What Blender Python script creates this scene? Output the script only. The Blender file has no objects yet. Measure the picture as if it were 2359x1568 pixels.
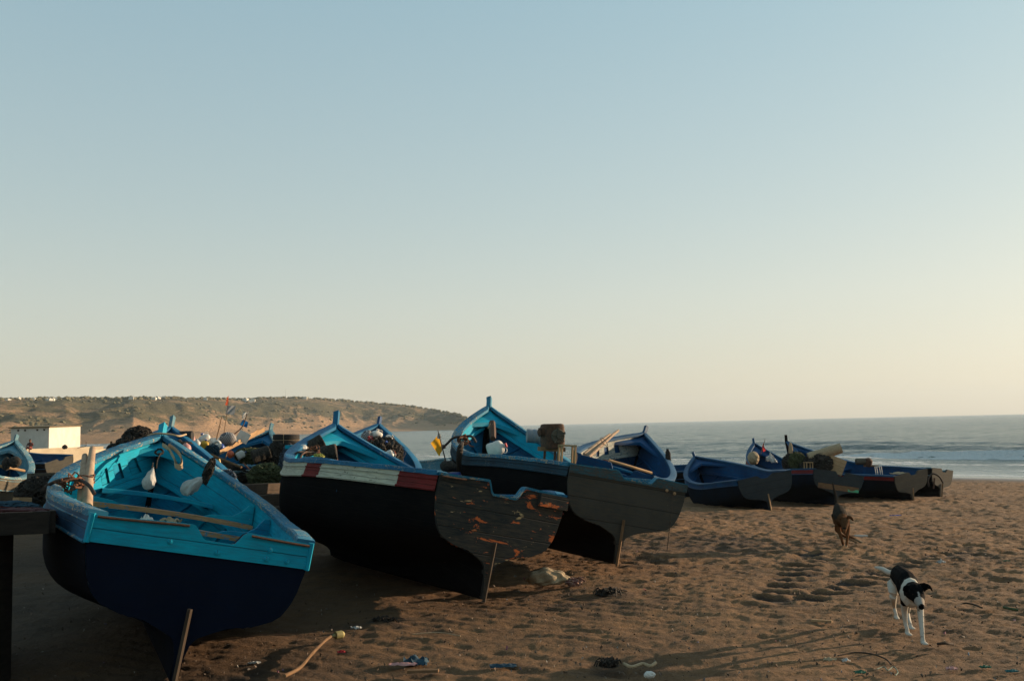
import bpy, bmesh, math, random
import numpy as np
from mathutils import Vector, Matrix
random.seed(7); RNG = np.random.default_rng(11)
SC = bpy.context.scene
COL = SC.collection
# ---------------------------------------------------------------- camera geometry (measured on the photograph, 2358 px wide)
F = 2293.; TH = math.atan(194/2293.); RO = math.atan(.0223); CZ = 1.8
up0 = np.array([0, -math.sin(TH), math.cos(TH)]); fw = np.array([0, math.cos(TH), math.sin(TH)]); r0 = np.array([1., 0, 0])
rt = math.cos(RO)*r0-math.sin(RO)*up0; up = math.sin(RO)*r0+math.cos(RO)*up0
def ray(x, y): return fw+(x-1179)/F*rt+(784-y)/F*up
def at(x, y, Y):
    r = ray(x, y); return np.array([0, 0, CZ])+r*Y/r[1]
cam = bpy.data.cameras.new('camera'); cam.lens = 35; cam.sensor_width = 36; cam.clip_start = .1; cam.clip_end = 20000
camo = bpy.data.objects.new('camera', cam); COL.objects.link(camo); SC.camera = camo
camo.matrix_world = Matrix(((rt[0], up[0], -fw[0], 0), (rt[1], up[1], -fw[1], 0), (rt[2], up[2], -fw[2], CZ), (0, 0, 0, 1)))

# ---------------------------------------------------------------- materials
def newmat(name):
    m = bpy.data.materials.new(name); m.use_nodes = True; nt = m.node_tree
    b = nt.nodes['Principled BSDF']; return m, nt, b
def N(nt, t, **kw):
    n = nt.nodes.new(t)
    for k, v in kw.items(): setattr(n, k, v)
    return n
def noise(nt, co, scale, detail=6, rough=.6, dist=0.):
    n = N(nt, 'ShaderNodeTexNoise'); n.inputs['Scale'].default_value = scale; n.inputs['Detail'].default_value = detail
    n.inputs['Roughness'].default_value = rough; n.inputs['Distortion'].default_value = dist
    nt.links.new(co, n.inputs['Vector']); return n.outputs['Fac']
def ramp(nt, fac, stops):
    r = N(nt, 'ShaderNodeValToRGB'); e = r.color_ramp.elements
    while len(e) > 1: e.remove(e[-1])
    e[0].position = stops[0][0]; e[0].color = c4(stops[0][1])
    for p, c in stops[1:]:
        k = e.new(p); k.color = c4(c)
    nt.links.new(fac, r.inputs['Fac']); return r.outputs['Color']
def c4(c):
    if isinstance(c, (int, float)): return (c, c, c, 1)
    return tuple(c)+(1,) if len(c) == 3 else c
def mix(nt, fac, a, b, mode='MIX'):
    m = N(nt, 'ShaderNodeMix', data_type='RGBA', blend_type=mode)
    for i, v in ((0, fac), (6, a), (7, b)):
        if isinstance(v, (int, float)): m.inputs[i].default_value = v if i == 0 else c4(v)
        elif isinstance(v, tuple): m.inputs[i].default_value = c4(v)
        else: nt.links.new(v, m.inputs[i])
    return m.outputs[2]
def mth(nt, op, a, b=0., clamp=False):
    m = N(nt, 'ShaderNodeMath', operation=op); m.use_clamp = clamp
    for i, v in ((0, a), (1, b)):
        if isinstance(v, (int, float)): m.inputs[i].default_value = v
        else: nt.links.new(v, m.inputs[i])
    return m.outputs[0]
def mapping(nt, co, sc):
    m = N(nt, 'ShaderNodeMapping'); m.inputs['Scale'].default_value = sc; nt.links.new(co, m.inputs['Vector']); return m.outputs[0]
def bump(nt, b, h, strength=.5, dist=.01):
    n = N(nt, 'ShaderNodeBump'); n.inputs['Strength'].default_value = strength; n.inputs['Distance'].default_value = dist
    nt.links.new(h, n.inputs['Height']); nt.links.new(n.outputs[0], b.inputs['Normal']); return n
def setp(b, **kw):
    for k, v in kw.items(): b.inputs[k.replace('_', ' ')].default_value = v

def paint(name, col, col2=None, under=(.25, .17, .09), chip=.62, rough=.55, plank=.14, dirt=(.03, .025, .02), dirtamt=.35,
          extra=None, sc=1., grain=.35, spec=.12):
    """old brushed paint on wood: brush-length colour drift, flaked spots, plank seams (UV in metres: u along the plank, v across)"""
    m, nt, b = newmat(name); L = nt.links
    uv = N(nt, 'ShaderNodeUVMap').outputs[0]; ob = N(nt, 'ShaderNodeTexCoord').outputs['Object']
    big = noise(nt, ob, 1.6*sc, 4, .6)
    base = mix(nt, ramp(nt, big, [(.35, 0.), (.65, 1.)]), col, col2 or tuple(c*.72 for c in col))
    st = mapping(nt, uv, (2.2*sc, 16*sc, 1))
    streak = noise(nt, st, 3, 6, .65)
    base = mix(nt, mth(nt, 'MULTIPLY', ramp(nt, streak, [(.40, 0.), (.70, 1.)]), dirtamt), base, dirt)
    cn = noise(nt, mapping(nt, uv, (9*sc, 26*sc, 1)), 1.7, 9, .72, .4)
    cl = noise(nt, ob, 2.3, 3, .5)
    cf = mth(nt, 'ADD', cn, mth(nt, 'MULTIPLY', mth(nt, 'SUBTRACT', cl, .5), .35))
    cm = ramp(nt, cf, [(chip, 0.), (chip+.015, 1.)])
    col_ = mix(nt, cm, base, mix(nt, streak, under, tuple(min(1, c*1.5) for c in under)))
    if extra:
        for (ecol, eth, esc, off) in extra:
            q = N(nt, 'ShaderNodeMapping'); q.inputs['Scale'].default_value = (esc, esc*3.2, 1); q.inputs['Location'].default_value = (off, off*1.7, 0)
            L.new(uv, q.inputs['Vector'])
            en = noise(nt, q.outputs[0], 1., 8, .68, .6)
            col_ = mix(nt, ramp(nt, en, [(eth, 0.), (eth+.012, 1.)]), col_, ecol)
    h = mth(nt, 'ADD', mth(nt, 'MULTIPLY', cm, -.5), mth(nt, 'MULTIPLY', streak, grain))
    if plank:
        s = N(nt, 'ShaderNodeSeparateXYZ'); L.new(uv, s.inputs[0])
        fr = mth(nt, 'FRACT', mth(nt, 'DIVIDE', mth(nt, 'ADD', s.outputs[1], mth(nt, 'MULTIPLY', mth(nt, 'SUBTRACT', big, .5), .02)), plank))
        seam = ramp(nt, mth(nt, 'ABSOLUTE', mth(nt, 'SUBTRACT', fr, .5)), [(.468, 0.), (.492, 1.)])
        h = mth(nt, 'ADD', h, mth(nt, 'MULTIPLY', seam, -1.3))
        col_ = mix(nt, mth(nt, 'MULTIPLY', seam, .55), col_, (.012, .012, .012))
    L.new(col_, b.inputs['Base Color'])
    L.new(mth(nt, 'ADD', mth(nt, 'MULTIPLY', streak, .35), rough-.12), b.inputs['Roughness']); b.inputs['Specular IOR Level'].default_value = spec
    bump(nt, b, h, .55, .012); return m
def rough_mat(name, col, col2, scale=12, rough=.85, bs=.5, bd=.01, coords='Object', detail=8, stops=(.35, .65), stretch=None, spec=.3):
    m, nt, b = newmat(name)
    ob = N(nt, 'ShaderNodeTexCoord').outputs[coords]
    if stretch: ob = mapping(nt, ob, stretch)
    n = noise(nt, ob, scale, detail, .65)
    nt.links.new(mix(nt, ramp(nt, n, [(stops[0], 0.), (stops[1], 1.)]), col, col2), b.inputs['Base Color'])
    setp(b, Roughness=rough); b.inputs['Specular IOR Level'].default_value = spec
    bump(nt, b, n, bs, bd); return m

# ---------------------------------------------------------------- mesh builder
class MB:
    def __init__(s): s.v = []; s.f = []; s.uv = []
    def add(s, verts, faces, uvs=None):
        o = len(s.v); s.v += [tuple(map(float, p)) for p in verts]
        for f in faces:
            s.f.append(tuple(i+o for i in f))
            s.uv.append([tuple(uvs[i]) for i in f] if uvs is not None else [(0, 0)]*len(f))
    def grid(s, P, UV=None, closed=False, skip=None):
        P = np.asarray(P); n, m = P.shape[:2]
        if UV is None:
            du = np.zeros((n, m)); dv = np.zeros((n, m))
            du[1:] = np.cumsum(np.linalg.norm(P[1:]-P[:-1], axis=2), 0); dv[:, 1:] = np.cumsum(np.linalg.norm(P[:, 1:]-P[:, :-1], axis=2), 1)
            UV = np.stack([du.mean(1)[:, None]+np.zeros((n, m)), dv], 2)
        fs = []; mm = m if closed else m-1
        for i in range(n-1):
            for j in range(mm):
                if skip and skip(i, j): continue
                k = (j+1) % m; fs.append((i*m+j, (i+1)*m+j, (i+1)*m+k, i*m+k))
        s.add(P.reshape(-1, 3), fs, UV.reshape(-1, 2))
    def box(s, c, d, R=None, taper=1.):
        """box centred at c, full sizes d, rotation matrix R; sides get metre UVs"""
        c = np.array(c, float); h = np.array(d, float)/2; R = np.eye(3) if R is None else np.array(R)
        cs = [(-1, -1, -1), (1, -1, -1), (1, 1, -1), (-1, 1, -1), (-1, -1, 1), (1, -1, 1), (1, 1, 1), (-1, 1, 1)]
        P = [c+R@(np.array(q)*h*np.array([taper if q[2] > 0 else 1, taper if q[2] > 0 else 1, 1])) for q in cs]
        ax = int(np.argmax(h))
        for f in ((0, 3, 2, 1), (4, 5, 6, 7), (0, 1, 5, 4), (1, 2, 6, 5), (2, 3, 7, 6), (3, 0, 4, 7)):
            uvs = []
            for i in f:
                q = np.array(cs[i])*h; o = [k for k in range(3) if k != ax]; uvs.append((q[ax], q[o[0]]+q[o[1]]))
            s.v += [tuple(P[i]) for i in f]; o = len(s.v)-4; s.f.append((o, o+1, o+2, o+3)); s.uv.append(uvs)
    def tube(s, path, r, n=8, cap=True, sq=1., upv=(0, 0, 1)):
        path = [np.array(p, float) for p in path]; k = len(path)
        rr = r if hasattr(r, '__len__') else [r]*k
        rings = []; u = np.array(upv, float)
        for i in range(k):
            t = path[min(k-1, i+1)]-path[max(0, i-1)]; t = t/(np.linalg.norm(t)+1e-9)
            a = np.cross(u, t)
            if np.linalg.norm(a) < 1e-3: a = np.cross(np.array([1., .2, 0]), t)
            a /= np.linalg.norm(a); b = np.cross(t, a)
            ri = rr[i]; ra, rb = (ri if hasattr(ri, '__len__') else (ri, ri*sq))
            rings.append([path[i]+a*ra*math.cos(q)+b*rb*math.sin(q) for q in np.linspace(0, 2*math.pi, n, endpoint=False)])
        s.grid(np.array(rings), closed=True)
        if cap:
            s.add(rings[0], [tuple(range(n))[::-1]]); s.add(rings[-1], [tuple(range(n))])
    def prism(s, poly, ext, R=None, c=(0, 0, 0)):
        """poly: list of 3D points, extruded by vector ext"""
        A = [np.array(p, float) for p in poly]; e = np.array(ext, float); n = len(A)
        s.add(A, [tuple(range(n))], [(p[0]+p[1], p[2]) for p in A]); s.add([p+e for p in A], [tuple(range(n))[::-1]], [(p[0]+p[1], p[2]) for p in A])
        for i in range(n):
            j = (i+1) % n; s.add([A[i], A[j], A[j]+e, A[i]+e], [(0, 1, 2, 3)], [(0, 0), (.1, 0), (.1, .05), (0, .05)])
    def lathe(s, prof, c=(0, 0, 0), R=None, n=16, sx=1, sy=1):
        R = np.eye(3) if R is None else np.array(R); c = np.array(c, float)
        rings = [[c+R@np.array([sx*r*math.cos(a), sy*r*math.sin(a), z]) for a in np.linspace(0, 2*math.pi, n, endpoint=False)] for r, z in prof]
        s.grid(np.array(rings), closed=True)
        s.add(rings[0], [tuple(range(n))[::-1]]); s.add(rings[-1], [tuple(range(n))])
def link(name, me, m=None, parent=None, smooth=True, ang=40):
    o = bpy.data.objects.new(name, me); COL.objects.link(o)
    if m: me.materials.append(m)
    if parent: o.parent = parent
    return o
def build(name, mb, m, parent=None, smooth=True):
    me = bpy.data.meshes.new(name); me.from_pydata(mb.v, [], mb.f)
    uv = me.uv_layers.new(name='UVMap'); flat = [c for f in mb.uv for q in f for c in q]; uv.data.foreach_set('uv', flat)
    if smooth:
        bm = bmesh.new(); bm.from_mesh(me); bmesh.ops.remove_doubles(bm, verts=bm.verts, dist=.0004); bmesh.ops.recalc_face_normals(bm, faces=bm.faces)
        for f in bm.faces: f.smooth = True
        for e in bm.edges:
            if len(e.link_faces) == 2 and e.calc_face_angle(0) > math.radians(38): e.smooth = False
        bm.to_mesh(me); bm.free()
    me.update(); return link(name, me, m, parent)
def tag(o, label=None, cat=None, group=None, kind=None):
    for k, v in (('label', label), ('category', cat), ('group', group), ('kind', kind)):
        if v: o[k] = v
    return o
def empty(name, loc, R=None):
    o = bpy.data.objects.new(name, None); COL.objects.link(o); o.empty_display_size = .2
    M = Matrix.Translation(Vector([float(q) for q in loc]))
    if R is not None: M = M @ Matrix([[float(x) for x in r] for r in R]).to_4x4()
    o.matrix_world = M; return o
def rotz(a): c, s = math.cos(a), math.sin(a); return np.array([[c, -s, 0], [s, c, 0], [0, 0, 1]])
def rotx(a): c, s = math.cos(a), math.sin(a); return np.array([[1, 0, 0], [0, c, -s], [0, s, c]])
def roty(a): c, s = math.cos(a), math.sin(a); return np.array([[c, 0, s], [0, 1, 0], [-s, 0, c]])
def mesh_np(name, V, Fq, m, attrs=None, smooth=True):
    me = bpy.data.meshes.new(name); nv, nf = len(V), len(Fq); k = Fq.shape[1]
    me.vertices.add(nv); me.vertices.foreach_set('co', V.astype('f4').ravel())
    me.loops.add(nf*k); me.loops.foreach_set('vertex_index', Fq.astype('i4').ravel())
    me.polygons.add(nf); me.polygons.foreach_set('loop_start', np.arange(0, nf*k, k, dtype='i4'))
    me.polygons.foreach_set('use_smooth', np.full(nf, smooth))
    for a, val in (attrs or {}).items():
        at_ = me.attributes.new(a, 'FLOAT', 'POINT'); at_.data.foreach_set('value', val.astype('f4'))
    me.update(calc_edges=True); me.validate(); return link(name, me, m)
# numpy gradient-ish value noise
def vnoise(x, y, seed=0):
    xi = np.floor(x).astype(np.int64); yi = np.floor(y).astype(np.int64); fx = x-xi; fy = y-yi
    def h(a, b):
        n = (a*374761393+b*668265263+seed*1442695041) & 0xffffffff; n = ((n ^ (n >> 13))*1274126177) & 0xffffffff
        return ((n ^ (n >> 16)) & 0xffff)/65535.
    u = fx*fx*(3-2*fx); v = fy*fy*(3-2*fy)
    return (h(xi, yi)*(1-u)+h(xi+1, yi)*u)*(1-v)+(h(xi, yi+1)*(1-u)+h(xi+1, yi+1)*u)*v
def fbm(x, y, o=4, seed=0, g=.5):
    s = 0; a = 1; t = 0
    for i in range(o): s = s+a*vnoise(x*2**i+i*17.3, y*2**i-i*9.1, seed+i); t += a; a *= g
    return s/t
def cells(x, y, seed=0, dens=1.):
    """distance to the nearest jittered cell point and that cell's random value"""
    xi = np.floor(x).astype(np.int64); yi = np.floor(y).astype(np.int64); best = np.full(x.shape, 9.); val = np.zeros(x.shape)
    def h(a, b, k):
        n = (a*374761393+b*668265263+(seed+k)*1442695041) & 0xffffffff; n = ((n ^ (n >> 13))*1274126177) & 0xffffffff
        return ((n ^ (n >> 16)) & 0xffff)/65535.
    for i in (-1, 0, 1):
        for j in (-1, 0, 1):
            cx = xi+i+h(xi+i, yi+j, 1); cy = yi+j+h(xi+i, yi+j, 2); d = (x-cx)**2+(y-cy)**2
            k = d < best; best = np.where(k, d, best); val = np.where(k, h(xi+i, yi+j, 3), val)
    return np.sqrt(best), val

# ---------------------------------------------------------------- terrain
TZ = [(-400, -3), (-40, -3), (-20, -2.), (0, -1.6), (16.6, -1.2), (28.6, -.85), (36.6, -.45), (42.6, -.12), (47.6, 0), (106, .05), (900, 1)]
SH = [(-900, 60), (-60, 58), (18.4, 56.6), (40.7, 56.9), (64, 57.3), (104.7, 62.2), (191, 77.8), (311, 113), (375, 134), (900, 300)]
TZx, TZy = [a for a, b in TZ], [b for a, b in TZ]; SHx, SHy = [a for a, b in SH], [b for a, b in SH]
def inland(x, y):
    d = (x+y)/math.sqrt(2); e = (y-x)/math.sqrt(2); return np.interp(e, SHx, SHy)-d
def ground0(x, y): return np.interp(inland(np.asarray(x, float), np.asarray(y, float)), TZx, TZy)
def gz(x, y): return float(ground0(x, y))
def atG(px, py):
    r = ray(px, py); lo, hi = .5, 400
    for i in range(60):
        m_ = (lo*hi)**.5; q = np.array([0, 0, CZ])+r*m_
        if q[2] > gz(q[0], q[1]): lo = m_
        else: hi = m_
    return np.array([0, 0, CZ])+r*lo
def seg_dist(x, y, pts):
    best = np.full(x.shape, 1e9); sl = np.zeros(x.shape); acc = 0; sd = np.zeros(x.shape)
    for (a, b) in zip(pts[:-1], pts[1:]):
        a = np.array(a[:2]); b = np.array(b[:2]); d = b-a; l = np.linalg.norm(d); t = np.clip(((x-a[0])*d[0]+(y-a[1])*d[1])/l/l, 0, 1)
        q = np.hypot(x-a[0]-d[0]*t, y-a[1]-d[1]*t); k = q < best; best = np.where(k, q, best); sl = np.where(k, acc+t*l, sl)
        side = ((x-a[0])*d[1]-(y-a[1])*d[0])/l; sd = np.where(k, side, sd); acc += l
    return best, sl, sd, acc
def make_ground():
    an = np.radians(np.concatenate([np.arange(-180, -34, 3.), np.arange(-34, 34.01, .1), np.arange(34.5, 90, .5), np.arange(92, 181, 3.)]))
    rr = np.concatenate([[.02, .5, 1, 1.7, 2.4], np.exp(np.linspace(math.log(3), math.log(75), 640)), np.exp(np.linspace(math.log(77), math.log(430), 40))])
    A, R = np.meshgrid(an, rr); X = R*np.sin(A); Y = R*np.cos(A)
    Z = ground0(X, Y); s = inland(X, Y)
    dry = np.clip((s-1.)/5, 0, 1); near = np.clip((80-R)/30, 0, 1)
    # trampled sand: overlapping shallow prints, wind ripple, soft undulation
    wx = X+.25*fbm(X*1.3, Y*1.3, 3, 5); wy = Y+.25*fbm(X*1.3+7, Y*1.3, 3, 9)
    c1, v1 = cells(wx*2.4, wy*2.9, 3); c2, v2 = cells(wx*4.6+9, wy*5.3, 8)
    pr = -np.exp(-(c1/.30)**2)*(.025+.04*v1)*(v1 > .25)-np.exp(-(c2/.33)**2)*(.012+.018*v2)*(v2 > .35)
    und = (fbm(X*.25, Y*.25, 3, 21)-.5)*.16+(fbm(X*1.1, Y*1.1, 4, 4)-.5)*.055+(fbm(X*6, Y*6, 3, 33)-.5)*.022
    sea_slope = np.clip((50-s)/8, 0, 1)
    rip = np.sin((X*.55+Y*.9+.5*fbm(X*.7, Y*.7, 2, 3))*2*math.pi/.21+3*fbm(X*.9, Y*.9, 2, 31))*.006*np.clip((fbm(X*.5, Y*.5, 2, 77)-.42)*6, 0, 1)*(1-sea_slope)
    fine = (fbm(X*6.5+.5*Y, Y*12, 4, 51, .66)-.5)*.06+(fbm(X*19, Y*28, 2, 57)-.5)*.018
    rough = (pr*(.16+.75*sea_slope)*(fbm(X*.35, Y*.35, 3, 81) > .47-.3*sea_slope)+rip*.8+fine*(.36+.75*sea_slope)+(fbm(X*2.3, Y*4.2, 3, 51)-.5)*.05*sea_slope)*dry
    Z = Z+und*dry*near+rough*near
    # two runs of tyre tread pressed by a tractor
    dark_marks = np.zeros(X.shape)  # colour-darkening mask for tread grooves, dips and stained patches
    tr1 = [atG(1868, 1262), atG(1850, 1300), atG(1815, 1350), atG(1760, 1400)]
    tr2 = [atG(2255, 1262), atG(2120, 1290), atG(2010, 1322), atG(1900, 1362), atG(1800, 1398)]
    for pts, w, dp in ((tr1, .24, .05), (tr2, .19, .05)):
        d, sl, sd, tot = seg_dist(X, Y, pts)
        fade = np.clip(sl/.4, 0, 1)*np.clip((tot-sl)/.8, 0, 1)
        lug = np.clip(np.sin(2*math.pi*(sl+np.abs(sd)*.35)/.46)*2.2, -1, 1)
        m_ = np.exp(-((d+.09*(fbm(X*4, Y*4, 3, 16)-.5))/w)**6)*fade; Z = Z+m_*(lug*.022-.02)*(.4+1.1*fbm(X*2.3, Y*2.3, 3, 15)); dark_marks = np.maximum(dark_marks, m_*1.3*(.5-.5*lug)*(.5+.9*fbm(X*6, Y*6, 3, 14)))
    # low rise added beyond the frame's right edge to shade the near sand
    d_, sl_, _s, tt_ = seg_dist(X, Y, [(8.2, -6), (8.6, 3), (9.8, 8), (11.2, 12.), (12.4, 15), (13.4, 17.5)])
    Z = Z+np.exp(-(d_/1.35)**2)*(.85+.3*(fbm(sl_*.3, sl_*0, 2, 5)-.5))*(1-.6*np.exp(-((sl_-18.6)/.6)**2))
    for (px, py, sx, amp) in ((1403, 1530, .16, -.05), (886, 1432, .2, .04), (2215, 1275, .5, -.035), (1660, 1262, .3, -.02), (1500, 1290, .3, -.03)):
        q = atG(px, py); g_ = np.exp(-(((X-q[0])/sx)**2+((Y-q[1])/sx/1.3)**2)); Z = Z+amp*g_*(.6+.8*fbm(X*9, Y*9, 3, 6)); dark_marks = np.maximum(dark_marks, g_*np.clip(fbm(X*7, Y*7, 4, 91)*3-1.1, 0, 1)*.9)
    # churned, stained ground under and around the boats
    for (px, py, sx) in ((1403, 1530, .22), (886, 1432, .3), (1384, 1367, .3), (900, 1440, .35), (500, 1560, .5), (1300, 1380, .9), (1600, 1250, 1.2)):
        q = atG(px, py); dark_marks = np.maximum(dark_marks, np.exp(-(((X-q[0])/sx/1.4)**2+((Y-q[1])/sx)**2))*np.clip(fbm(X*5+3, Y*5, 4, 19)*3-1.0, 0, 1)*.85)
    wet = np.clip(1-(s-1)/6., 0, 1)
    shade_soil = np.clip((2.6-X-.25*Y)/5.5+(fbm(X*.6, Y*.6, 4, 23)-.5)*1.1, 0, 1)*np.clip((22-Y)/8, 0, 1)  # deep shade of the left foreground put into the colour, with dark dirt
    n, m = X.shape; I = np.arange(n*m).reshape(n, m)
    Fq = np.stack([I[:-1, :-1].ravel(), I[:-1, 1:].ravel(), I[1:, 1:].ravel(), I[1:, :-1].ravel()], 1)
    V = np.stack([X.ravel(), Y.ravel(), Z.ravel()], 1)
    mt, nt, b = newmat('sand'); L = nt.links
    ob = N(nt, 'ShaderNodeTexCoord').outputs['Object']
    big = noise(nt, ob, .35, 5, .6); md = noise(nt, ob, 3.2, 7, .65, .3); fn = noise(nt, ob, 55, 5, .7)
    c = mix(nt, ramp(nt, big, [(.40, 0.), (.58, 1.)]), SAND_A, SAND_B)
    c = mix(nt, ramp(nt, md, [(.45, 0.), (.75, 1.)]), c, SAND_C)
    c = mix(nt, mth(nt, 'MULTIPLY', ramp(nt, fn, [(.52, 0.), (.70, 1.)]), .5), c, tuple(q*1.5 for q in SAND_A))
    c = mix(nt, mth(nt, 'MULTIPLY', ramp(nt, noise(nt, ob, 28, 4, .6), [(.60, 0.), (.68, 1.)]), .5), c, (.04, .028, .018))
    da = N(nt, 'ShaderNodeAttribute', attribute_name='dark_marks').outputs['Fac']; we = N(nt, 'ShaderNodeAttribute', attribute_name='wet').outputs['Fac']
    so_ = N(nt, 'ShaderNodeAttribute', attribute_name='shade_soil').outputs['Fac']; c = mix(nt, so_, c, mix(nt, md, (.018, .013, .008), (.085, .050, .026)))
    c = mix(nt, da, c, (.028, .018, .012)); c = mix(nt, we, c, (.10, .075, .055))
    L.new(c, b.inputs['Base Color']); L.new(mth(nt, 'SUBTRACT', .95, mth(nt, 'MULTIPLY', we, .75)), b.inputs['Roughness'])
    b.inputs['Specular IOR Level'].default_value = .25
    h = mth(nt, 'ADD', mth(nt, 'MULTIPLY', noise(nt, ob, 14, 6, .7), 1.), mth(nt, 'MULTIPLY', fn, .35))
    bn = bump(nt, b, mth(nt, 'MULTIPLY', h, mth(nt, 'SUBTRACT', 1., we)), .85, .035)
    tag(mesh_np('beach', V, Fq, mt, {'dark_marks': dark_marks.ravel(), 'wet': wet.ravel(), 'shade_soil': shade_soil.ravel()}), 'trampled brown sand beach sloping to the sea', kind='structure')
SAND_A = (.190, .100, .042); SAND_B = (.125, .066, .028); SAND_C = (.065, .034, .016)
make_ground()

def make_sea():
    an = np.radians(np.concatenate([np.arange(-180, -64, 4.), np.arange(-64, -28, 1.), np.arange(-28, 34.01, .1), np.arange(36, 181, 4.)]))
    rr = np.concatenate([np.linspace(30, 140, 560), np.exp(np.linspace(math.log(140.5), math.log(4700), 560))])
    A, R = np.meshgrid(an, rr); X = R*np.sin(A); Y = R*np.cos(A); o = -inland(X, Y); e = (Y-X)/math.sqrt(2)
    Z = np.full(X.shape, -1.6); foam = np.zeros(X.shape)
    ow = o+2.2*(fbm(e*.05, o*.02, 3, 2)-.5)*2+.8*(fbm(e*.3, o*.1, 3, 12)-.5)
    sh = np.clip((140-R)/40, 0, 1)
    def crest(c, w, amp, e0, e1, fo):
        nonlocal Z, foam
        mk = np.clip((e-e0)/9, 0, 1)*np.clip((e1-e)/9, 0, 1)*(.55+.9*vnoise(e*.12, e*0+c, 5))
        g = np.exp(-((ow-c)/w)**2)*np.where(ow > c, 1, np.exp(-((ow-c)/w)**2)); Z = Z+amp*g*mk
        br = np.clip((ow-(c-1.9*w))/1., 0, 1)*np.clip((c+.2-ow)/w, 0, 1)*mk*fo*np.clip(fbm(e*.5, ow*.9, 3, 9)*4-1.2, 0, 1)
        foam = np.maximum(foam, br)
    crest(26, 2.2, .55, -60, 24, .25); crest(25, 2., .5, -4, 48, 1.5); crest(33, 2.4, .25, 30, 80, .05); crest(47, 3, .4, 0, 66, .0); crest(62, 3.5, .4, 35, 120, .2); crest(42, 3, .3, 60, 130, .0); crest(20, 1.4, .14, 30, 90, .3)
    foam = np.maximum(foam, np.clip((21-ow)/4, 0, 1)*np.clip((ow-9)/5, 0, 1)*np.clip(fbm(e*.22, ow*.8, 4, 44)*3.4-1.4, 0, .5))
    foam = np.maximum(foam, np.exp(-((ow-1.0)/.5)**2)*.6); foam = np.maximum(foam, np.exp(-((ow-6)/.9)**2)*.55*np.clip(fbm(e*.3, ow*.4, 3, 4)*3-.9, 0, 1))
    chop = ((fbm(e*.055+3, o*.20+.6*fbm(e*.03, o*.05, 2, 7), 4, 61, .6)-.5)*.32+(fbm(X*.22, Y*.5, 3, 63, .6)-.5)*.22)*np.clip((o-8)/25, 0, 1)*np.interp(R, [0, 400, 1500, 4000], [1, 1, .7, .3])
    Z = Z+chop*sh**0
    shal = np.clip(1-(o-2)/24, 0, 1)
    n, m = X.shape; I = np.arange(n*m).reshape(n, m)
    Fq = np.stack([I[:-1, :-1].ravel(), I[:-1, 1:].ravel(), I[1:, 1:].ravel(), I[1:, :-1].ravel()], 1)
    keep = (o.ravel()[Fq] > -14).any(1); Fq = Fq[keep]
    V = np.stack([X.ravel(), Y.ravel(), Z.ravel()], 1)
    mt, nt, b = newmat('sea_water'); L = nt.links
    ob = N(nt, 'ShaderNodeTexCoord').outputs['Object']
    rot = N(nt, 'ShaderNodeMapping'); rot.inputs['Rotation'].default_value = (0, 0, math.radians(45)); rot.inputs['Scale'].default_value = (1, .45, 1); L.new(ob, rot.inputs['Vector'])
    w1 = noise(nt, rot.outputs[0], .30, 7, .68); w2 = noise(nt, rot.outputs[0], 2.2, 5, .6)
    fo = N(nt, 'ShaderNodeAttribute', attribute_name='foam').outputs['Fac']; sl = N(nt, 'ShaderNodeAttribute', attribute_name='shallow').outputs['Fac']
    fb = ramp(nt, mth(nt, 'ADD', fo, mth(nt, 'MULTIPLY', mth(nt, 'SUBTRACT', w2, .5), .9)), [(.32, 0.), (.52, 1.)])
    base = mix(nt, sl, (.014, .060, .062), (.065, .088, .078))
    L.new(mix(nt, fb, base, (.62, .62, .60)), b.inputs['Base Color'])
    L.new(mix(nt, fb, .16, .8), b.inputs['Roughness']); b.inputs['IOR'].default_value = 1.33
    h = mth(nt, 'MULTIPLY', mth(nt, 'ADD', mth(nt, 'MULTIPLY', w1, 1.), mth(nt, 'MULTIPLY', w2, .4)), mth(nt, 'SUBTRACT', 1.05, mth(nt, 'MULTIPLY', sl, .95)))
    bump(nt, b, h, SEA_B, 1.6)
    tag(mesh_np('sea', V, Fq, mt, {'foam': foam.ravel(), 'shallow': shal.ravel()}), 'calm grey green sea with low breaking waves', kind='structure')
SEA_B = 1.0
make_sea()

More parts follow.
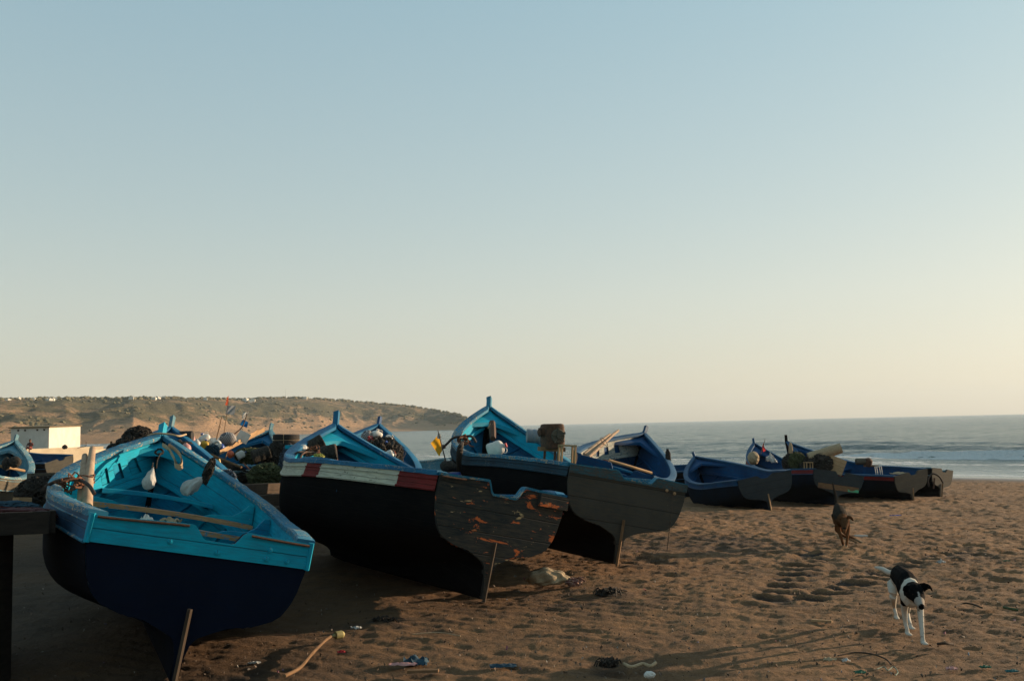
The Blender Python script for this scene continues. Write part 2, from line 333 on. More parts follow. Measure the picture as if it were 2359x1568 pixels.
# ---------------------------------------------------------------- far headland
CR = [(-1600, 935), (-600, 925), (-100, 922), (0, 920), (60, 919), (120, 919), (200, 918.5), (300, 919), (400, 918), (500, 919), (560, 921), (600, 918), (640, 916.5), (700, 917), (760, 921), (850, 928), (940, 936), (990, 944), (1040, 954), (1068, 962), (1080, 975), (1090, 990)]
BS = [(-1600, 250), (0, 255), (150, 300), (183, 330), (305, 335), (420, 450), (560, 600), (691, 709), (834, 850), (1090, 866)]
def horizon_y(x): return 978+(1179-x)*.0223
def hill_pt(dx, k):
    """world point of the headland at picture column dx, k 0 shore .. 1 crest .. >1 back"""
    base = np.interp(dx, [a for a, b in BS], [b for a, b in BS]); cy = np.interp(dx, [a for a, b in CR], [b for a, b in CR])
    yc = base*1.0+330+0*dx; hc = CZ+(horizon_y(dx)-cy)/F*yc
    taper = np.clip((1092-dx)/110, .02, 1); yc = base+330*taper; hc = CZ+(horizon_y(dx)-cy)/F*yc
    yy = base+(yc-base)*k; xx = (dx-1179)/F*yy
    prof = np.interp(k, [0, .12, .3, .45, .6, .8, 1., 1.15, 2.], [-2., .4, 1.9, .26, .5, .82, 1., 1.02, .5])
    z = np.where(k <= .3, np.interp(k, [0, .10, .3], [-2.6, -.6, 2.2]), 0)
    rel = np.interp(k, [.3, .45, .6, .8, 1., 1.2, 2.2], [0, .26, .5, .8, 1., 1., .3]); z = np.where(k > .3, 2.2+(hc-2.2)*rel, z)
    gl = fbm(xx/42., yy/60., 4, 71)-.5; gl2 = np.abs(fbm(xx/23.+yy/90, yy/70., 3, 13)-.5)*2
    amp = np.clip((k-.15)/.35, 0, 1)*np.clip((1.0-k)/.35, 0.02, 1)*np.clip(hc/20, 0, 1)
    z = z+(gl*12-gl2*5+1)*amp+(fbm(xx/5, yy/5, 3, 3)-.5)*.9*np.clip(k*3, 0, 1)*np.clip(hc/20, 0, 1)
    return xx, yy, z
def make_hill():
    dx = np.concatenate([np.arange(-1600, -60, 20.), np.arange(-60, 1091, 2.5)]); k = np.concatenate([np.linspace(0, 1.1, 130), np.linspace(1.13, 2.2, 14)])
    D, K = np.meshgrid(dx, k); X, Y, Z = hill_pt(D, K)
    n, m = X.shape; I = np.arange(n*m).reshape(n, m)
    Fq = np.stack([I[:-1, :-1].ravel(), I[:-1, 1:].ravel(), I[1:, 1:].ravel(), I[1:, :-1].ravel()], 1)
    scr = np.clip((K-.22)/.3, 0, 1)
    mt, nt, b = newmat('dry_hillside'); L = nt.links
    ob = N(nt, 'ShaderNodeTexCoord').outputs['Object']; a = N(nt, 'ShaderNodeAttribute', attribute_name='scrub').outputs['Fac']
    st = mapping(nt, ob, (1, .55, 3.))
    n1 = noise(nt, st, .018, 5, .6, .8); n2 = noise(nt, st, .11, 8, .72, .3); n3 = noise(nt, ob, .5, 5, .7)
    f = mth(nt, 'ADD', mth(nt, 'ADD', mth(nt, 'MULTIPLY', n1, 1.3), mth(nt, 'MULTIPLY', n2, .9)), mth(nt, 'MULTIPLY', mth(nt, 'SUBTRACT', a, 1.), .6))
    c = mix(nt, ramp(nt, f, [(.92/1.0*.98, 0.), (1., 1.)]), (.36, .25, .155), (.30, .205, .125))
    r = N(nt, 'ShaderNodeMapRange'); r.inputs[1].default_value = .90; r.inputs[2].default_value = 1.10; L.new(f, r.inputs[0])
    c = mix(nt, r.outputs[0], (.34, .215, .125), (.095, .083, .047))
    c = mix(nt, mth(nt, 'MULTIPLY', ramp(nt, n3, [(.5, 0.), (.6, 1.)]), mth(nt, 'MULTIPLY', a, .65)), c, (.09, .085, .048))
    L.new(c, b.inputs['Base Color']); setp(b, Roughness=.95); b.inputs['Specular IOR Level'].default_value = .1
    bump(nt, b, mth(nt, 'ADD', n2, mth(nt, 'MULTIPLY', n3, .4)), .8, 5.)
    tag(mesh_np('hill', np.stack([X.ravel(), Y.ravel(), Z.ravel()], 1), Fq, mt, {'scrub': scr.ravel()}), 'long dry scrubby headland across the bay', kind='structure')
make_hill()
def make_scrub():
    mb_v = []; mb_f = []; ico = bmesh.new(); bmesh.ops.create_icosphere(ico, subdivisions=1, radius=1)
    iv = np.array([v.co[:] for v in ico.verts]); fi = np.array([[v.index for v in f.verts] for f in ico.faces]); ico.free()
    cnt = 0
    for i in range(1700):
        dx = RNG.uniform(-60, 1080); k = RNG.uniform(.3, 1.06) if i > 700 else RNG.uniform(.97, 1.06)
        x, y, z = hill_pt(np.array(dx), np.array(k))
        if i > 700 and fbm(x/45, y/60, 3, 8) < .53: continue
        r = RNG.uniform(.5, 1.5)*(1.25 if k > .95 else 1)*(y/700)**.5
        P = iv*(1+RNG.normal(0, .18, iv.shape))*np.array([r*1.3, r*1.3, r*.8])+np.array([x, y, z+r*.25]); mb_v.append(P); mb_f.append(fi+cnt); cnt += len(iv)
    o = mesh_np('scrub', np.concatenate(mb_v), np.concatenate(mb_f), rough_mat('scrub', (.11, .10, .055), (.15, .13, .072), .3, .95, 0.2, .5), smooth=False)
    tag(o, 'dark scrub bushes dotting the far hillside', 'bushes', kind='stuff')
make_scrub()

# ---------------------------------------------------------------- light
HAZE = .00011; SKY_G = .36; SKY_S0 = .60; SKY_S1 = 2.; SKY_T = [(0, (1.58, 1.50, 1.34)), (.12, (1.56, 1.58, 1.46)), (.45, (1.14, 1.50, 1.55))]
SUN_AZ = math.radians(65); SUN_EL = math.radians(8.5)
w = bpy.data.worlds.new('World'); SC.world = w; w.use_nodes = True; nt = w.node_tree
sky = nt.nodes.new('ShaderNodeTexSky'); sky.sky_type = 'NISHITA'; sky.sun_disc = False; sky.sun_elevation = SUN_EL; sky.sun_rotation = SUN_AZ
sky.altitude = 0; sky.air_density = 1.0; sky.dust_density = 1.5; sky.ozone_density = 1.5
bg = nt.nodes['Background']; bg.inputs[1].default_value = .15
# dusty evening air: the physical sky, softened and paled towards the horizon
tc = N(nt, 'ShaderNodeTexCoord').outputs['Generated']; sp = N(nt, 'ShaderNodeSeparateXYZ'); nt.links.new(tc, sp.inputs[0])
zz_ = sp.outputs[2]
gm = N(nt, 'ShaderNodeGamma'); gm.inputs[1].default_value = SKY_G; nt.links.new(sky.outputs[0], gm.inputs[0])
hs = N(nt, 'ShaderNodeHueSaturation'); nt.links.new(gm.outputs[0], hs.inputs['Color'])
nt.links.new(mth(nt, 'ADD', SKY_S0, mth(nt, 'MULTIPLY', mth(nt, 'MAXIMUM', zz_, 0.), SKY_S1), True), hs.inputs['Saturation'])
tint = ramp(nt, mth(nt, 'MAXIMUM', zz_, 0.), SKY_T)
nt.links.new(mix(nt, 1., hs.outputs[0], tint, 'MULTIPLY'), bg.inputs[0])
sun = bpy.data.lights.new('sun', 'SUN'); sun.energy = 5.0; sun.angle = math.radians(.6); sun.color = (1, .73, .48)
so = bpy.data.objects.new('sun', sun); COL.objects.link(so)
sd = Vector((math.sin(SUN_AZ)*math.cos(SUN_EL), math.cos(SUN_AZ)*math.cos(SUN_EL), math.sin(SUN_EL)))
so.rotation_euler = sd.to_track_quat('Z', 'Y').to_euler(); so.location = (60, 30, 20)
SC.view_settings.view_transform = 'Standard'; SC.view_settings.look = 'None'; SC.view_settings.exposure = .9; SC.view_settings.gamma = 1
SC.render.engine = 'CYCLES'
# ---------------------------------------------------------------- boats
W_ = np.array([(0, 0), (.035, .05), (.05, .22), (.12, .31), (.35, .385), (.65, .43), (.85, .51), (.95, .65), (1, .82), (1.0, 1)])
M_ = np.array([(0, 0), (.035, .02), (.06, .07), (.28, .13), (.55, .19), (.80, .29), (.93, .44), (.98, .62), (1, .8), (1, 1)])
V_ = np.array([(0, 0), (.07, .05), (.2, .16), (.33, .27), (.46, .38), (.60, .5), (.72, .62), (.84, .76), (.93, .88), (1, 1)])
def _ss(a, b, x): x = min(1, max(0, (x-a)/(b-a))); return x*x*(3-2*x)
TT = np.linspace(0, 1, 81); ZZ = np.linspace(0, 1, 101); YT = np.zeros((81, 101))
for _i, _t in enumerate(TT):
    a_ = _ss(0, .4, _t); b_ = _ss(.4, .95, _t); P_ = (W_*(1-a_)+M_*a_)*(1-b_)+V_*b_; pts = []
    for u_ in np.linspace(0, 1, 90):
        k_ = u_*9; i_ = min(8, int(k_)); f_ = k_-i_; p0 = P_[max(0, i_-1)]; p1_ = P_[i_]; p2_ = P_[i_+1]; p3 = P_[min(9, i_+2)]
        pts.append(.5*((2*p1_)+(-p0+p2_)*f_+(2*p0-5*p1_+4*p2_-p3)*f_*f_+(-p0+3*p1_-3*p2_+p3)*f_**3))
    pts = np.array(pts); YT[_i] = np.interp(ZZ, np.maximum.accumulate(pts[:, 1]), np.clip(pts[:, 0], 0, 1.01))
def yfr(t, z):
    ti = np.clip(t, 0, 1)*80; zi = np.clip(z, 0, 1)*100; i = np.minimum(79, ti.astype(int)); j = np.minimum(99, zi.astype(int)); a = ti-i; b = zi-j
    return (YT[i, j]*(1-a)+YT[i+1, j]*a)*(1-b)+(YT[i, j+1]*(1-a)+YT[i+1, j+1]*a)*b
class Hull:
    def __init__(s, L, bm, bt, Hs, Hm, Hb, tm=.42, t0=.28, rs=.2, tr=.1): s.L, s.bm, s.bt, s.Hs, s.Hm, s.Hb, s.tm, s.t0, s.rs, s.tr = L, bm, bt, Hs, Hm, Hb, tm, t0, rs*L, tr
    def beam(s, t):
        t = np.asarray(t, float); q = (t-s.tm)/(1-s.tm)
        return np.where(t < s.tm, s.bt+(s.bm-s.bt)*np.sin(np.pi/2*np.clip(t/s.tm, 0, 1)), s.bm*(1-np.clip(q, 0, 1)**2))
    def zg(s, t):
        t = np.asarray(t, float)
        return np.where(t < s.t0, s.Hm+(s.Hs-s.Hm)*(1-np.clip(t/s.t0, 0, 1))**2, s.Hm+(s.Hb-s.Hm)*np.clip((t-s.t0)/(1-s.t0), 0, 1)**1.8)
    def G(s, t, side): t = np.asarray(t, float); return np.stack([s.L*t-s.tr*(1-t)**6, side*s.beam(t), s.zg(t)], -1)
    def K(s, t):
        t = np.asarray(t, float); q = np.clip((t-.62)/.38, 0, 1); z = s.Hb*q**1.5
        return np.stack([np.where(t < .62, t/.62*(s.L-s.rs), s.L-s.rs*(1-z/s.Hb)**2.4), 0*t, z], -1)
    def S(s, t, z, side, off=0.):
        """surface point at station t and height fraction z (0 keel, 1 gunwale); off > 0 outward"""
        t, z = np.broadcast_arrays(np.asarray(t, float), np.asarray(z, float)); P = s._S(t, z, side)
        if np.any(off):
            e = .004; a = s._S(np.clip(t+e, 0, 1), z, side)-s._S(np.clip(t-e, 0, 1), z, side); b = s._S(t, np.clip(z+e*3, 0, 1), side)-s._S(t, np.clip(z-e*3, 0, 1), side)
            n = np.cross(a, b); n /= np.linalg.norm(n, axis=-1, keepdims=True)+1e-9
            n *= np.where(n[..., 1:2]*side < 0, -1, 1); P = P+n*np.asarray(off)[..., None] if hasattr(off, 'shape') else P+n*off
            if np.mean(off) < 0: P[..., 1] = np.where(P[..., 1]*side < .008, .008*side, P[..., 1])
        return P
    def _S(s, t, z, side):
        k = s.K(t); g = s.G(t, side); return np.stack([k[..., 0]+(g[..., 0]-k[..., 0])*z, side*np.abs(g[..., 1])*yfr(t, z), k[..., 2]+(g[..., 2]-k[..., 2])*z], -1)
    def hh(s, t): return s.zg(t)-s.K(t)[..., 2]
    def D(s, t, d, side, off=0.):
        """point d metres below the gunwale"""
        t, d = np.broadcast_arrays(np.asarray(t, float), np.asarray(d, float)); h = s.hh(t); return s.S(t, 1-np.minimum(d/np.maximum(h, .05), .93), side, off)
    def inz(s, t, z, side, off=0.):
        """point on the section at absolute local height z"""
        t, z = np.broadcast_arrays(np.asarray(t, float), np.asarray(z, float)); k = s.K(t)[..., 2]; return s.S(t, np.clip((z-k)/np.maximum(s.zg(t)-k, .05), .03, .97), side, off)
BOATS = {}
def boatR(P):
    return rotz(P[3])@roty(P[5])@rotx(P[4])
def bw(key, p):
    """boat-local point to world"""
    P, h, R, root = BOATS[key]; return R@np.array(p, float)+np.array(P[:3])
def bl(key, p):
    P, h, R, root = BOATS[key]; return R.T@(np.array(p, float)-np.array(P[:3]))
def make_boat(key, P, st, label, group=None, cat='fishing boat'):
    h = Hull(*P[6:]); R = boatR(P); root = empty('fishing_boat', P[:3], R); tag(root, label, cat, group); BOATS[key] = (P, h, R, root)
    lod = st.get('lod', 1); nt_ = 44 if lod else 26; nz = 30 if lod else 18
    g = lambda k, d: st.get(k, d)
    hull, inner, lining, capm, trm, wood = st['hull'], st['inner'], g('lining', st['inner']), st['cap'], st['transom'], g('wood', MT['bare'])
    t = np.linspace(0, 1, nt_)[:, None]; z = np.linspace(0, 1, nz)[None, :]
    mb = MB(); dd = np.concatenate([np.linspace(0, .5, 14), np.linspace(.56, 1, 12)])
    for s_ in (1, -1):
        Pp = h.S(t, 1-dd[None, :]**1., s_); du = (t*h.L)+0*dd[None, :]; q = np.zeros(Pp.shape[:2]); q[:, 1:] = np.cumsum(np.linalg.norm(Pp[:, 1:]-Pp[:, :-1], axis=2), 1)
        mb.grid(Pp, np.stack([du+(3 if s_ > 0 else 9), q], 2))
    build('hull', mb, hull, root)
    # inner skin
    mb = MB(); zs = g('sole', .42)
    for s_ in (1, -1):
        t2 = np.linspace(.012, .975, nt_)[:, None]; fr = np.linspace(0, 1, 12)[None, :]; zt = h.zg(t2)-.02; zb = np.maximum(zs-.03, h.K(t2)[..., 2]+.06); zb = np.minimum(zb, zt-.03)
        Pp = h.inz(t2, zt+(zb-zt)*fr, s_, -.03); mb.grid(Pp, np.stack([t2*h.L+0*fr+s_, (zt-zb)*fr], 2))
    build('inner_skin', mb, inner, root)
    mb = MB(); t3 = np.linspace(.012, .82, 20)[:, None]; a = h.inz(t3, zs, 1, -.03); b = h.inz(t3, zs, -1, -.03); fr = np.linspace(0, 1, 7)[None, :, None]
    Pp = a+(b-a)*fr; mb.grid(Pp, Pp[..., :2].copy()); build('sole', mb, g('solem', inner), root)
    # sheer band, rub rail, cap
    bw_ = g('bandw', .26)
    if st.get('band'):
        segs = g('bandsegs', [(0.0, 1., st['band'])])
        for s_ in (1, -1):
            for (ta, tb, bmat) in segs:
                n_ = max(6, int(44*(tb-ta))); tq = np.linspace(ta, tb, n_)[:, None]; bwt = bw_*(1+.35*np.clip((tq-.3)/.7, 0, 1)); fr = np.linspace(0, 1, 6)[None, :]
                Pp = h.D(tq, bwt*fr, s_, .014); P2 = h.D(tq[:, 0], bwt[:, 0], s_, -.004); Pp = np.concatenate([Pp, P2[:, None]], 1)
                mb = MB(); mb.grid(Pp); build('sheer_band', mb, bmat, root)
    for s_ in (1, -1):
        for d0, r_, nm, ta_, tb_, rm_ in [(d_[0], d_[1], d_[2], q_[0], q_[1], q_[2]) for d_ in ((bw_, .013, 'rub_rail'), (.06, .008, 'upper_rail')) for q_ in (g('bandsegs', None) or [(0., 1., g('rail', capm))])]:
            if nm == 'upper_rail' and not lod: continue
            tq = np.linspace(ta_, tb_, max(5, int(40*(tb_-ta_)))); bwt = d0*(1+.35*np.clip((tq-.3)/.7, 0, 1)); c_ = h.D(tq, bwt, s_, .02)
            mb = MB(); mb.tube(list(c_), r_, 6, upv=(0, 0, 1)); build(nm, mb, rm_, root)
        tq = np.linspace(0, .995, 50 if lod else 30); G = h.G(tq, s_); T = np.gradient(G, axis=0); T /= np.linalg.norm(T, axis=1)[:, None]
        o_ = np.cross(T, [0, 0, 1.]); o_ /= np.linalg.norm(o_, axis=1)[:, None]; o_ *= np.where(o_[:, 1:2]*s_ < 0, -1, 1); u_ = np.cross(T, o_); u_ *= np.where(u_[:, 2:3] < 0, -1, 1)
        inw = np.minimum(g('capw', .105), np.maximum(.012, h.beam(tq)*.97))[:, None]; jit = (RNG.normal(0, .0022, (len(tq), 1)) if lod else 0)
        th_ = g('capth', .028)
        ring = [G+o_*.034-u_*.02+jit*u_, G+o_*.036+u_*(th_-.006)+jit*u_, G+o_*.028+u_*th_+jit*u_, G-o_*(inw-.008)+u_*th_, G-o_*inw+u_*(th_-.008), G-o_*inw-u_*.02]
        mb = MB(); mb.grid(np.stack(ring, 1), closed=True); mb.add([r[0] for r in ring], [tuple(range(6))]); build('gunwale_cap', mb, capm, root)
    # ribs, lining, stringer
    ld = g('lind', .36); wins = g('wins', {})
    for s_ in (1, -1):
        step = .062 if lod else .085
        for tr_ in [x_ for x_ in np.arange(.06, .93, step) if not any(a-.012 < x_ < b+.012 for a, b in wins.get(s_, []))]:
            d_ = np.linspace(.02, 1., 12); zt = h.zg(tr_)-.03; zb = max(zs, h.K(tr_)[2]+.1); zz = zt+(zb-zt)*d_; w_ = .022; cols = []
            for dt, of in ((-w_, -.028), (-w_, -.064), (w_, -.064), (w_, -.028)):
                cols.append(h.inz(tr_+dt/h.L, zz, s_, of))
            mb = MB(); mb.grid(np.stack(cols, 1), closed=True); build('rib', mb, inner, root)
        wn = wins.get(s_, []); tq = [.02]
        for (a, b) in wn: tq += [a, b]
        lo_, hi_ = .02, g('linend', .93); base = [x for x in np.linspace(lo_, hi_, 34) if all(not (a-.006 < x < b+.006) for a, b in wn)]
        tq = np.array(sorted(set(base+[x for ab in wn for x in ab]))); fr = np.array([0, .2, .28, .6, .8, .86, 1.]); winset = [(a, b) for a, b in wn]
        def skip(i, j, tq=tq, winset=winset): m_ = (tq[i]+tq[i+1])/2; return 2 <= j < 4 and any(a < m_ < b for a, b in winset)
        d_ = .03+(ld-.03)*fr[None, :]; mb = MB(); A = h.D(tq[:, None], d_, s_, -.078); B = h.D(tq[:, None], d_, s_, -.066)
        mb.grid(A, np.stack([tq[:, None]*h.L+0*fr[None, :], d_+0*tq[:, None]], 2), skip=skip); mb.grid(B[:, ::-1], skip=None if not wn else (lambda i, j, s=skip: s(i, 5-j)))
        if wn:
            mc = MB(); mc.grid(h.D(tq[:, None], d_, s_, -.053), np.stack([tq[:, None]*h.L+0*fr[None, :], d_+0*tq[:, None]], 2)); build('lining_backing', mc, inner, root)
        for (a, b) in winset:   # reveal of each opening
            i0 = [h.D(a, d_[0, k], s_, o_) for k in (2, 4) for o_ in (-.078, -.066)]; i1 = [h.D(b, d_[0, k], s_, o_) for k in (2, 4) for o_ in (-.078, -.066)]
            for q in ((i0[0], i0[1], i0[3], i0[2]), (i1[0], i1[1], i1[3], i1[2]), (i0[0], i0[1], i1[1], i1[0]), (i0[2], i0[3], i1[3], i1[2])): mb.add(q, [(0, 1, 2, 3)])
        build('bulwark_lining', mb, g('linmat', {}).get(s_, lining), root)
        tq = np.linspace(.02, .93, 34); ring = [h.D(tq, ld+.0, s_, -.07), h.D(tq, ld+.0, s_, -.135), h.D(tq, ld+.045, s_, -.135), h.D(tq, ld+.045, s_, -.07)]
        mb = MB(); mb.grid(np.stack(ring, 1), closed=True); mb.add([r[0] for r in ring], [(0, 1, 2, 3)]); build('stringer', mb, g('linmat', {}).get(s_, lining), root)
        if lod and g('lower_stringer', True):
            tq = np.linspace(.05, .86, 26); ring = [h.D(tq, ld+.30, s_, -.075), h.D(tq, ld+.30, s_, -.10), h.D(tq, ld+.40, s_, -.10), h.D(tq, ld+.40, s_, -.075)]
            mb = MB(); mb.grid(np.stack(ring, 1), closed=True); mb.add([r[0] for r in ring], [(0, 1, 2, 3)]); build('lower_stringer', mb, inner, root)
    # thwarts and their standing knees
    for th in g('thwarts', [(.60, .2, None, .27), (.36, .2, None, .27), (.16, .2, None, .27)]):
        tt_, wd, tm_, dz = th; zt = float(h.zg(tt_))-dz; yb = float(h.inz(tt_, zt, 1, -.05)[1]); x0 = h.L*tt_; crown = g('crown', .03)
        mb = MB(); ys = np.linspace(-yb, yb, 13); rows = []
        for y in ys:
            c_ = zt-crown*(y/yb)**2; e = wd/2*(1+.35*abs(y/yb)**3); rows.append([(x0-e, y, c_), (x0-e, y, c_+.045), (x0+e, y, c_+.045), (x0+e, y, c_)])
        mb.grid(np.array(rows), np.array([[(y, 0), (y, .045), (y, .045+wd), (y, .09+wd)] for y in ys]), closed=True); tw = build('thwart', mb, tm_ or inner, root)
        if lod:
            for s_ in (1, -1):
                if th[0] > .7 or (th[0] > .5 and not g('fwdknee', False)): continue
                gy = float(h.D(tt_, .04, s_, -.09)[1]); gz_ = float(h.zg(tt_))-.05; y1 = yb*s_; prof = [(gy, gz_), (gy-s_*.05, gz_), (gy-s_*.09, gz_-.05), (gy-s_*.12, zt+.14), (gy-s_*.2, zt+.085), (gy-s_*.42, zt+.07), (gy-s_*.5, zt+.04), (y1, zt+.03)]
                mb = MB(); mb.prism([(x0-.03, a, b) for a, b in prof], (.05, 0, 0)); build('knee', mb, g('kneem', inner), tw)
    # breasthook: arched apron tying the two sides under the stemhead
    for (ta, depth, th_) in g('hooks', [(.80, .05, .07)]):
        mb = MB(); rows = []
        for side in (0, 1):
            pass
        tv = np.linspace(ta, .975, 9); vv = np.linspace(-1, 1, 17); top = []; bot = []
        for v in vv:
            t_in = ta+(1-abs(v)**1.6)*(.93-ta)*.72; col_ = []
            for q in np.linspace(0, 1, 7):
                tt_ = t_in+(.985-t_in)*q; s_ = 1 if v >= 0 else -1; e_ = h.D(tt_, depth, s_, -.05); col_.append((e_[0], e_[1]*abs(v), e_[2]+.015*(1-abs(v))))
            top.append(col_); bot.append([(a, b, c-th_) for a, b, c in col_])
        top = np.array(top); bot = np.array(bot); ring = np.concatenate([top, bot[:, ::-1]], 1); mb.grid(ring, closed=True); mb.add(ring[0], [tuple(range(14))]); mb.add(ring[-1], [tuple(range(14))[::-1]])
        build('breasthook', mb, g('hookm', lining), root)
    # stem: outer timber following the bow and its proud head
    tq = np.linspace(.60, 1., 24); K = h.K(tq); K[-1] = K[-1]+np.array([.0, 0, .0]); T = np.gradient(K, axis=0); T /= np.linalg.norm(T, axis=1)[:, None]; nrm = np.stack([T[:, 2], 0*T[:, 0], -T[:, 0]], 1)
    w_ = .028; y_ = np.array([0, 1., 0]); ring = [K-nrm*.03+y_*w_, K+nrm*.045+y_*w_*.8, K+nrm*.045-y_*w_*.8, K-nrm*.03-y_*w_]
    mb = MB(); mb.grid(np.stack(ring, 1), closed=True); build('stem', mb, g('stemm', hull), root)
    gp = h.G(1., 1); hd = g('head', .24); lean = g('lean', .06); mb = MB()
    a = gp+np.array([-.015, 0, -.16]); b = gp+np.array([lean*.6, 0, hd*.55]); c = gp+np.array([lean*1.25, 0, hd]); mb.tube([a, gp, b, c], [(.055, .09), (.055, .085), (.052, .075), (.056, .08)], 4, upv=(1, 0, 0))
    build('stem_head', mb, g('headm', capm), root)
    # transom
    y_env = np.linspace(-1, 1, 61 if lod else 41); y_env = np.sign(y_env)*np.abs(y_env)**1.15
    zf = np.linspace(0, 1, 101); yy = yfr(np.zeros(101), zf); zb = np.array([zf[np.argmax(yy >= min(abs(y), yy.max()-.004))] for y in y_env])
    n0, n1, n2, n3, nd = g('notch', (-.16, .02, .30, .44, .12))
    def ztop(y):  # y from port (+) to starboard (-): use q = -y
        q = -y; lobe = _ss(n0, n1, q)*(1-_ss(n2, n3, q)); return h.Hs+g('lobe', .02)-nd*lobe+ (.012*math.cos(q*3))
    zt = np.array([ztop(y) for y in y_env])
    def tr_sheet(zlo, zhi, xa, xb, name, mat, parent=root, yw=1.0, cols=None):
        rows = np.linspace(0, 1, 16)[None, :]; zz = (zlo[:, None]+(zhi-zlo)[:, None]*rows); Y = (y_env*h.bt*yw)[:, None]+0*rows
        mk = lambda x: np.stack([-h.tr*(zz/h.Hs)+x, Y, zz], 2); A = mk(xa); B = mk(xb); uvA = np.stack([Y+5, zz], 2); mb = MB(); mb.grid(A, uvA); mb.grid(B[:, ::-1], uvA[:, ::-1])
        for ea, eb in ((A[0], B[0]), (A[-1], B[-1]), (A[:, 0], B[:, 0]), (A[:, -1], B[:, -1])): mb.grid(np.stack([ea, eb], 1))
        return build(name, mb, mat, parent)
    tr_sheet(zb*h.Hs, zt, -.03, .035, 'transom', trm)
    tband = None
    if st.get('trband'):
        tm_, dep = st['trband']; tband = tr_sheet(np.maximum(zb*h.Hs, zt*0+h.Hs-dep), zt+.004, -.047, -.0302, 'transom_band', tm_, yw=1.012)
    if st.get('trcap'):
        mb = MB(); pts = []
        for y, z_ in zip(y_env, zt): pts.append((-h.tr*(z_/h.Hs), y*h.bt*1.01, z_+.004))
        pts = np.array(pts); ring = np.stack([pts+[-.045, 0, -.012], pts+[-.05, 0, .012], pts+[.055, 0, .014], pts+[.055, 0, -.012]], 1); mb.grid(ring, closed=True); mb.add(ring[0], [(0, 1, 2, 3)]); mb.add(ring[-1], [(0, 1, 2, 3)]); build('transom_cap', mb, st['trcap'], root)
    for (ya, yb2, dz_) in g('strips', []):
        mb = MB(); n_ = 9; q = np.linspace(ya, yb2, n_); pp = [(-h.tr-.062, -v*h.bt, ztop(-v)-dz_) for v in q]; mb.tube(pp, .010, 6); build('metal_strip', mb, MT['rust'], root)
    for (yv, zv) in g('bolts', []):
        mb = MB(); mb.lathe([(.021, 0), (.019, .008), (.010, .010), (.009, .022), (.001, .023)], c=(-h.tr*(zv/h.Hs)-.046, -yv*h.bt, zv), R=roty(-math.pi/2), n=10); build('bolt', mb, g('boltm', st['trband'][0] if st.get('trband') else MT['steel']), tband or root)
    if g('post', True):
        mb = MB(); zt_ = h.Hs*g('posth', .5); zv = np.linspace(-.02, zt_, 8); pl = np.stack([-h.tr*(zv/h.Hs)-.062, 0*zv, zv], 1); mb.tube(list(pl), [(.019, .022)]*8, 4, upv=(1, 0, 0)); build('stern_post', mb, g('postm', wood), root)
    if st.get('corner'):
        for s_ in (1, -1):
            zv = np.linspace(h.Hs-.19, h.Hs+.01, 6); mb = MB(); mb.tube([(-h.tr*(q/h.Hs)-.035, s_*h.bt*1.004, q) for q in zv], [(.022, .03)]*6, 6, upv=(1, 0, 0)); build('corner_plate', mb, st['corner'], root)
    for (y0, w_, hgt) in g('blocks', []):
        mb = MB(); mb.box((-h.tr-.066, y0*h.bt, h.Hs-hgt/2+.0), (.065, w_*h.bt, hgt)); build('corner_block', mb, trm, root)
    for (ta, tb, s_, hh_) in g('pads', []):
        tq = np.linspace(ta, tb, 12); G = h.G(tq, s_); pr = np.sin(np.linspace(0, math.pi, 12))**.35*hh_; ring = np.stack([G+[0, s_*.03, .02], G+np.stack([0*pr, 0*pr+s_*.02, .022+pr], 1), G+np.stack([0*pr, 0*pr-s_*.085, .022+pr], 1), G+[0, -s_*.1, .02]], 1)
        mb = MB(); mb.grid(ring, closed=True); build('thole_pad', mb, capm, root)
    return root
MT = {}
MT['bare'] = paint('bare_wood', (.22, .125, .06), (.15, .09, .05), under=(.12, .08, .05), chip=.66, rough=.8, plank=None, dirtamt=.6)
MT['halfbare'] = paint('half_bare_thwart', (.46, .25, .12), (.34, .19, .09), under=(.006, .16, .26), chip=.57, rough=.7, plank=None, dirtamt=.5)
MT['pale'] = paint('pale_wood', (.40, .26, .14), (.32, .20, .10), under=(.12, .08, .05), chip=.7, rough=.8, plank=None, dirtamt=.4)
MT['oldwood'] = paint('dark_old_wood', (.045, .032, .022), (.07, .05, .035), under=(.16, .11, .07), chip=.68, rough=.85, plank=.12, dirtamt=.6)
MT['blackwood'] = rough_mat('black_old_wood', (.010, .008, .006), (.022, .017, .012), 7, .9, .6, .01, stretch=(1, 1, 4))
MT['rust'] = rough_mat('rusty_iron', (.10, .045, .022), (.035, .022, .016), 30, .8, .6, .006)
MT['steel'] = rough_mat('dull_steel', (.22, .22, .21), (.12, .11, .10), 25, .45, .2, .003)
T1 = (.002, .33, .46); T1b = (.002, .24, .37)
MT['teal'] = paint('teal_paint', T1, T1b, under=(.20, .24, .22), chip=.70, plank=.17, dirt=(.02, .07, .09), dirtamt=.45, rough=.5)
MT['teal_in'] = paint('teal_inner_paint', (.003, .31, .42), (.002, .16, .30), under=(.25, .24, .18), chip=.70, plank=.115, dirt=(.01, .05, .07), dirtamt=.45, rough=.5)
MT['blue_in'] = paint('blue_inner_paint', (.006, .13, .25), (.003, .075, .18), under=(.2, .2, .16), chip=.73, plank=.115, dirtamt=.4, rough=.5)
MT['deep_in'] = paint('deep_blue_inner_paint', (.003, .07, .19), (.002, .04, .12), under=(.16, .17, .15), chip=.72, plank=.115, dirtamt=.5, rough=.55)
MT['pale_in'] = paint('faded_pale_blue_paint', (.14, .30, .36), (.05, .20, .29), under=(.40, .37, .30), chip=.60, plank=.115, dirtamt=.3, rough=.6)
